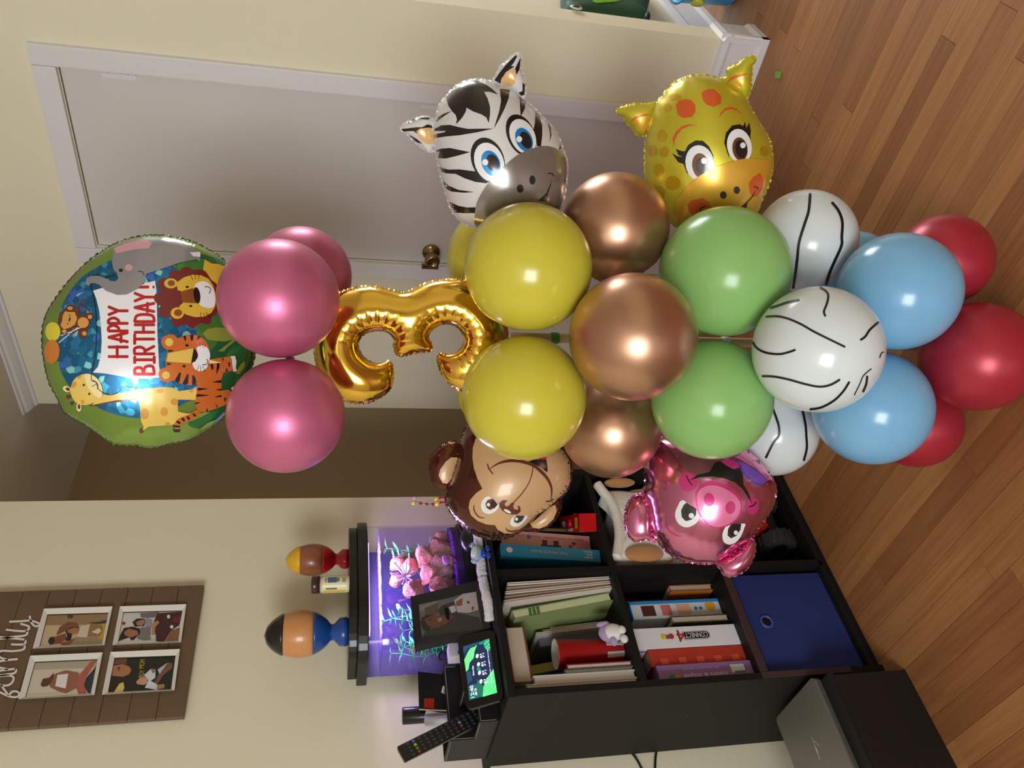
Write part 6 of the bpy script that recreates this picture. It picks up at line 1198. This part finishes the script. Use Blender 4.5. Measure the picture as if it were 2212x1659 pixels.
t = empty('remote_control', (0.71, ry_, ZT+0.0045), 'black remote control with rows of buttons leaning in the organizer', 'remote')
Rq = NP((70,1520),(130,1480),(330,1420),(540,1375),(560,1400),(540,1450),(150,1592),(100,1585))
A3, B3 = onY(*NP((105, 1540))[0], ry_-0.008), np.array((0.769, ry_+0.006, ZT+0.022))
dz = A3-B3; Lr = np.linalg.norm(dz); dz /= Lr; sx = np.cross(dz, (0.15, -1, 0.1)); sx /= np.linalg.norm(sx); sy = np.cross(dz, sx)
if np.dot(sy, B3-CAM) > 0: sy = -sy
def rp(a, b, c): return tuple(B3+dz*a+sx*b+sy*c)
bw = 0.0205
mk('shell', [rp(0, -bw, 0), rp(0, bw, 0), rp(Lr, bw, 0), rp(Lr, -bw, 0), rp(0, -bw*.8, -.016), rp(0, bw*.8, -.016), rp(Lr, bw*.8, -.012), rp(Lr, -bw*.8, -.012)], BF, M('remote_plastic', (18, 18, 20), 0.35), t, bevel=0.003)
q = random.Random(2)
for i in range(13):
    for j in range(4):
        a = Lr*(0.10+0.066*i); b = bw*(-0.66+0.44*j); c_ = (60, 62, 64)
        if i == 11: c_ = ((190, 40, 30), (60, 150, 60), (200, 170, 40), (60, 110, 190))[j]
        if i == 3 and j in (1, 2): c_ = (170, 60, 50) if j == 1 else (110, 150, 190)
        V = [rp(a-.0030, b-.0030, .0003), rp(a+.0030, b-.0030, .0003), rp(a+.0030, b+.0030, .0003), rp(a-.0030, b+.0030, .0003), rp(a-.0026, b-.0026, .0018), rp(a+.0026, b-.0026, .0018), rp(a+.0026, b+.0026, .0018), rp(a-.0026, b+.0026, .0018)]
        mk('button', V, BF, pc(c_), t)
t = empty('spray_can', (0.795, 1.86, ZT+0.0045), 'black cylinder standing behind the notebook in the organizer', 'can')
ca, cb = onY(869, 1547, 1.86), onY(905, 1547, 1.86)
V, F = lathe([(0, 0), (0.0195, 0), (0.0195, ca[2]-ZT-0.006), (0.018, ca[2]-ZT-0.0045), (0, ca[2]-ZT-0.0045)], (ca[0], 1.86, ZT+0.0045), n=28); mk('can_body', V, F, bkg, t, smooth=True)
V, F = lathe([(0.0197, 0.05), (0.0197, 0.056)], (ca[0], 1.86, ZT+0.0045), n=28); mk('ring', V, F[:-2], bkm, t)
parts = []
for s_ in range(3):
    Q_ = [onY(a, b, 1.835-0.004*s_) for a, b in NP((318-4*s_,1168),(425,1180),(470,1360),(380,1385),(300,1392-8*s_))]; parts.append(Q_)
V = []; F = []
nu, nv = 14, 10; c4 = [onY(a, b, 1.822) for a, b in NP((318,1165),(300,1395),(520,1395),(520,1180))]
for i in range(nu+1):
    for j in range(nv+1):
        u, v = i/nu, j/nv; p = (c4[0]*(1-u)+c4[1]*u)*(1-v)+(c4[3]*(1-u)+c4[2]*u)*v; p = p+np.array((0, 0.006*math.sin(9*u+2*v)+0.003*math.sin(17*u), 0.003*math.sin(5*u)*(1-v))); V.append(p)
for i in range(nu):
    for j in range(nv): a = i*(nv+1)+j; F.append((a, a+1, a+nv+2, a+nv+1))
mk('paper_tissue', V, F, M('tissue_paper', (206, 206, 206), 0.8, var=0.05), smooth=True, label='crumpled white tissue standing in the organizer beside the black cylinder', cat='tissue')
# wall charger with a loop of cable, cables down the wall
t = empty('charger', (0.93, 1.73, ZT), 'white plug adapter lit violet beside the aquarium with a black cable', 'charger')
cA = onY(976, 1385, 1.73)+np.array((-0.03, 0, 0))
box('adapter', (cA[0]-0.018, 1.715, ZT+0.001), (cA[0]+0.018, 1.75, cA[2]+0.012), M('white_adapter', (214, 210, 218), 0.4), t, bevel=0.004)
cc = [onY(a, b, 1.755) for a, b in ((990, 1396), (972, 1404), (952, 1408), (948, 1418), (955, 1427), (975, 1427), (1000, 1424))]
cc = [np.array((p[0], p[1], max(p[2], ZT+0.004))) for p in cc]
V, F = tube(crv(cc, 5), 0.0028, 8); mk('cable', V, F, bkm, t, smooth=True)
def cable(px, label, r=0.0028):
    pts = crv([onY(a, b, y) for a, b, y in px], 6); V, F = tube(pts, r, 8); mk('cable', V, F, bkm, smooth=True, label=label, cat='cable')
cable([(1230, 1622, 1.964), (1285, 1609, 1.964), (1320, 1597, 1.964), (1350, 1592, 1.964), (1395, 1595, 1.964), (1413, 1600, 1.964), (1419, 1612, 1.964), (1416, 1640, 1.964), (1414, 1690, 1.964)], 'black cable looping off the bookcase side and straight down the wall')
cable([(1240, 1624, 1.964), (1295, 1611, 1.964), (1335, 1603, 1.964), (1352, 1614, 1.964), (1375, 1640, 1.964), (1395, 1680, 1.964)], 'black cable running diagonally away from the bookcase across the wall')

# ------------------------------------------------------------------ black box with closed laptop
t = empty('storage_box', (0.52, 1.65, 0), 'low black box standing on the floor left of the bookcase', 'box')
box('box_body', (0.20, 1.520, 0.0), (0.7, 1.775, 0.185), M('black_box_board', (17, 15, 15), 0.55), t, bevel=0.004); box('box_lid', (0.197, 1.517, 0.1855), (0.703, 1.778, 0.2005), M('black_box_board', (17, 15, 15)), t, bevel=0.003)
t = empty('laptop', (0.55, 1.66, 0.2007), 'closed silver laptop lying on the low black box', 'laptop')
sil = M('brushed_silver', (138, 136, 130), 0.42, 0.6, var=0.04, scale=120)
def rrect(x0, y0, x1, y1, r, k=5):
    out = []
    for cx_, cy_, a in ((x1-r, y1-r, 0), (x0+r, y1-r, 90), (x0+r, y0+r, 180), (x1-r, y0+r, 270)): out += [(cx_+r*math.cos(math.radians(a+90*i/k)), cy_+r*math.sin(math.radians(a+90*i/k))) for i in range(k+1)]
    return out
LX0, LX1, LY0, LY1 = 0.395, 0.712, 1.553, 1.768
V, F = slab(rrect(LX0, LY0, LX1, LY1, 0.012), 0.2008, 0.2095); mk('keyboard_half', V, F, M('dark_silver', (110, 110, 108), 0.4, 0.6), t)
V, F = slab(rrect(LX0, LY0-0.001, LX1+0.001, LY1, 0.012), 0.2102, 0.2165); ll = mk('screen_half', V, F, sil, t, bevel=0.001)
lsf = Flat((0, 0, 0.2168), (0, 0, 1)); lm = M('bright_logo_metal', (230, 230, 230), 0.2, 0.8)
LGc = lambda *p: C(1200, 1440, 2.186, p)
for ln in (((1205,328),(1222,362)), ((1222,352),(1243,372)), ((1222,368),(1236,408)), ((1232,385),(1248,440))): strokes(lsf, [LGc(*ln)], 1.3, 0, lm, 'logo', ll, smooth=False)

# ------------------------------------------------------------------ through the opening and on the floor
c = onZ(1684, 162, 0.0); box('paper_scrap', (c[0]-0.009, c[1]-0.010, 0.0003), (c[0]+0.009, c[1]+0.010, 0.011), pc((120, 170, 60)), bevel=0.001, rot=('Z', 0.3, np.array((c[0], c[1], 0))), label='tiny green block lying on the wooden floor near the wall end', cat='block')
dg = M('dark_green_fabric', (18, 70, 40), 0.7, var=0.15, scale=60, bump=0.2, bscale=300); lg = M('lime_green_fabric', (130, 200, 60), 0.7)
yg = 0.755
t = empty('backpack', (2.75, yg+0.03, 0.22), 'dark green frog backpack with round eye hanging on the next room wall', 'bag')
GP = lambda *p: C(1200, 0, 4.608, p)
def soft(nm, px, y, d, mat):
    A = [onY(a, b, y) for a, b in px]; cx_ = sum(A)/len(A); n = len(A); V = [p for p in A]
    V += [cx_+(p-cx_)*0.9+np.array((0, -d*.6, 0)) for p in A]+[cx_+(p-cx_)*0.55+np.array((0, -d, 0)) for p in A]+[cx_+np.array((0, -d*1.05, 0))]+[p+np.array((0, 0.045, 0)) for p in A]
    F = []
    for i in range(n):
        j = (i+1) % n; F += [(i, j, n+j, n+i), (n+i, n+j, 2*n+j, 2*n+i), (2*n+i, 2*n+j, 3*n), (j, i, 3*n+1+i, 3*n+1+j)]
    F.append(tuple(range(3*n+1, 4*n+1))); return mk(nm, V, F, mat, t, smooth=True)
soft('bag_body', smoothclosed(GP((95,10),(160,60),(250,98),(450,130),(700,165),(860,190),(925,192),(930,150),(905,130),(915,60),(935,0),(940,-120),(700,-330),(300,-330),(90,-180)), 3), yg, 0.02, dg)
soft('bag_stripe', smoothclosed(GP((380,0),(500,10),(640,4),(700,-60),(520,-130),(380,-80)), 3), yg-0.0215, 0.006, lg)
soft('foot', smoothclosed(GP((905,140),(935,150),(938,190),(900,194),(880,170)), 3), yg-0.008, 0.012, M('dark_rubber', (14, 34, 24), 0.6))
soft('eye_bump', smoothclosed(GP((100,30),(160,40),(250,70),(245,98),(180,104),(120,88)), 3), yg-0.014, 0.012, M('grey_green_fabric', (60, 110, 96), 0.7))
e = onY(*GP((205, 75))[0], yg-0.029)
V, F = lathe([(0, 0.004), (0.017, 0.003), (0.020, 0)], e, (0, -1, 0), 24); ey = mk('eye', V, F, pc((214, 214, 200)), t, smooth=True); V, F = lathe([(0, 0.0062), (0.009, 0.0055), (0.012, 0.004)], e, (0, -1, 0), 20); mk('pupil', V, F, pc((40, 30, 30)), ey, smooth=True)
cb_ = M('sky_blue_plastic', (40, 158, 222), 0.4, coat=0.1)
# blue tub lying on its side, mouth towards the upper left of the room
bx = np.array((2.78, 0.60, 0.0)); ax_ = np.array((-0.12, 0.1, 1.0))
t = empty('toy_tub', (2.80, 0.66, 0), 'sky blue plastic toy tub with a yellow knob on the next room floor', 'tub')
tc_ = onY(1515, -40, 0.67); 
V, F = lathe([(0.0, 0.0), (0.125, 0.0), (0.135, 0.02), (0.145, 0.185), (0.152, 0.192), (0.148, 0.196), (0.137, 0.18), (0.12, 0.025), (0, 0.02)], (2.715, 0.600, 0.001), (0, 0, 1), 40); mk('tub_wall', V, F, cb_, t, smooth=True)
kn = np.array((2.640, 0.716, 0.135))
V, F = lathe([(0, 0.012), (0.020, 0.012), (0.024, 0.006), (0.024, 0)], kn, (-0.55, 0.82, 0.1), 22); mk('yellow_knob', V, F, pc((196, 190, 60)), t, smooth=True)

# front sheet of the folded fleece
t = fleece_t
soft('front_fold', smoothclosed([(1300, 1066), (1318, 1084), (1334, 1108), (1342, 1150), (1338, 1190), (1333, 1210), (1390, 1212), (1446, 1212), (1462, 1170), (1440, 1110), (1400, 1070), (1360, 1062), (1325, 1060)], 3), 1.606, 0.010, MATS['white_fleece'])
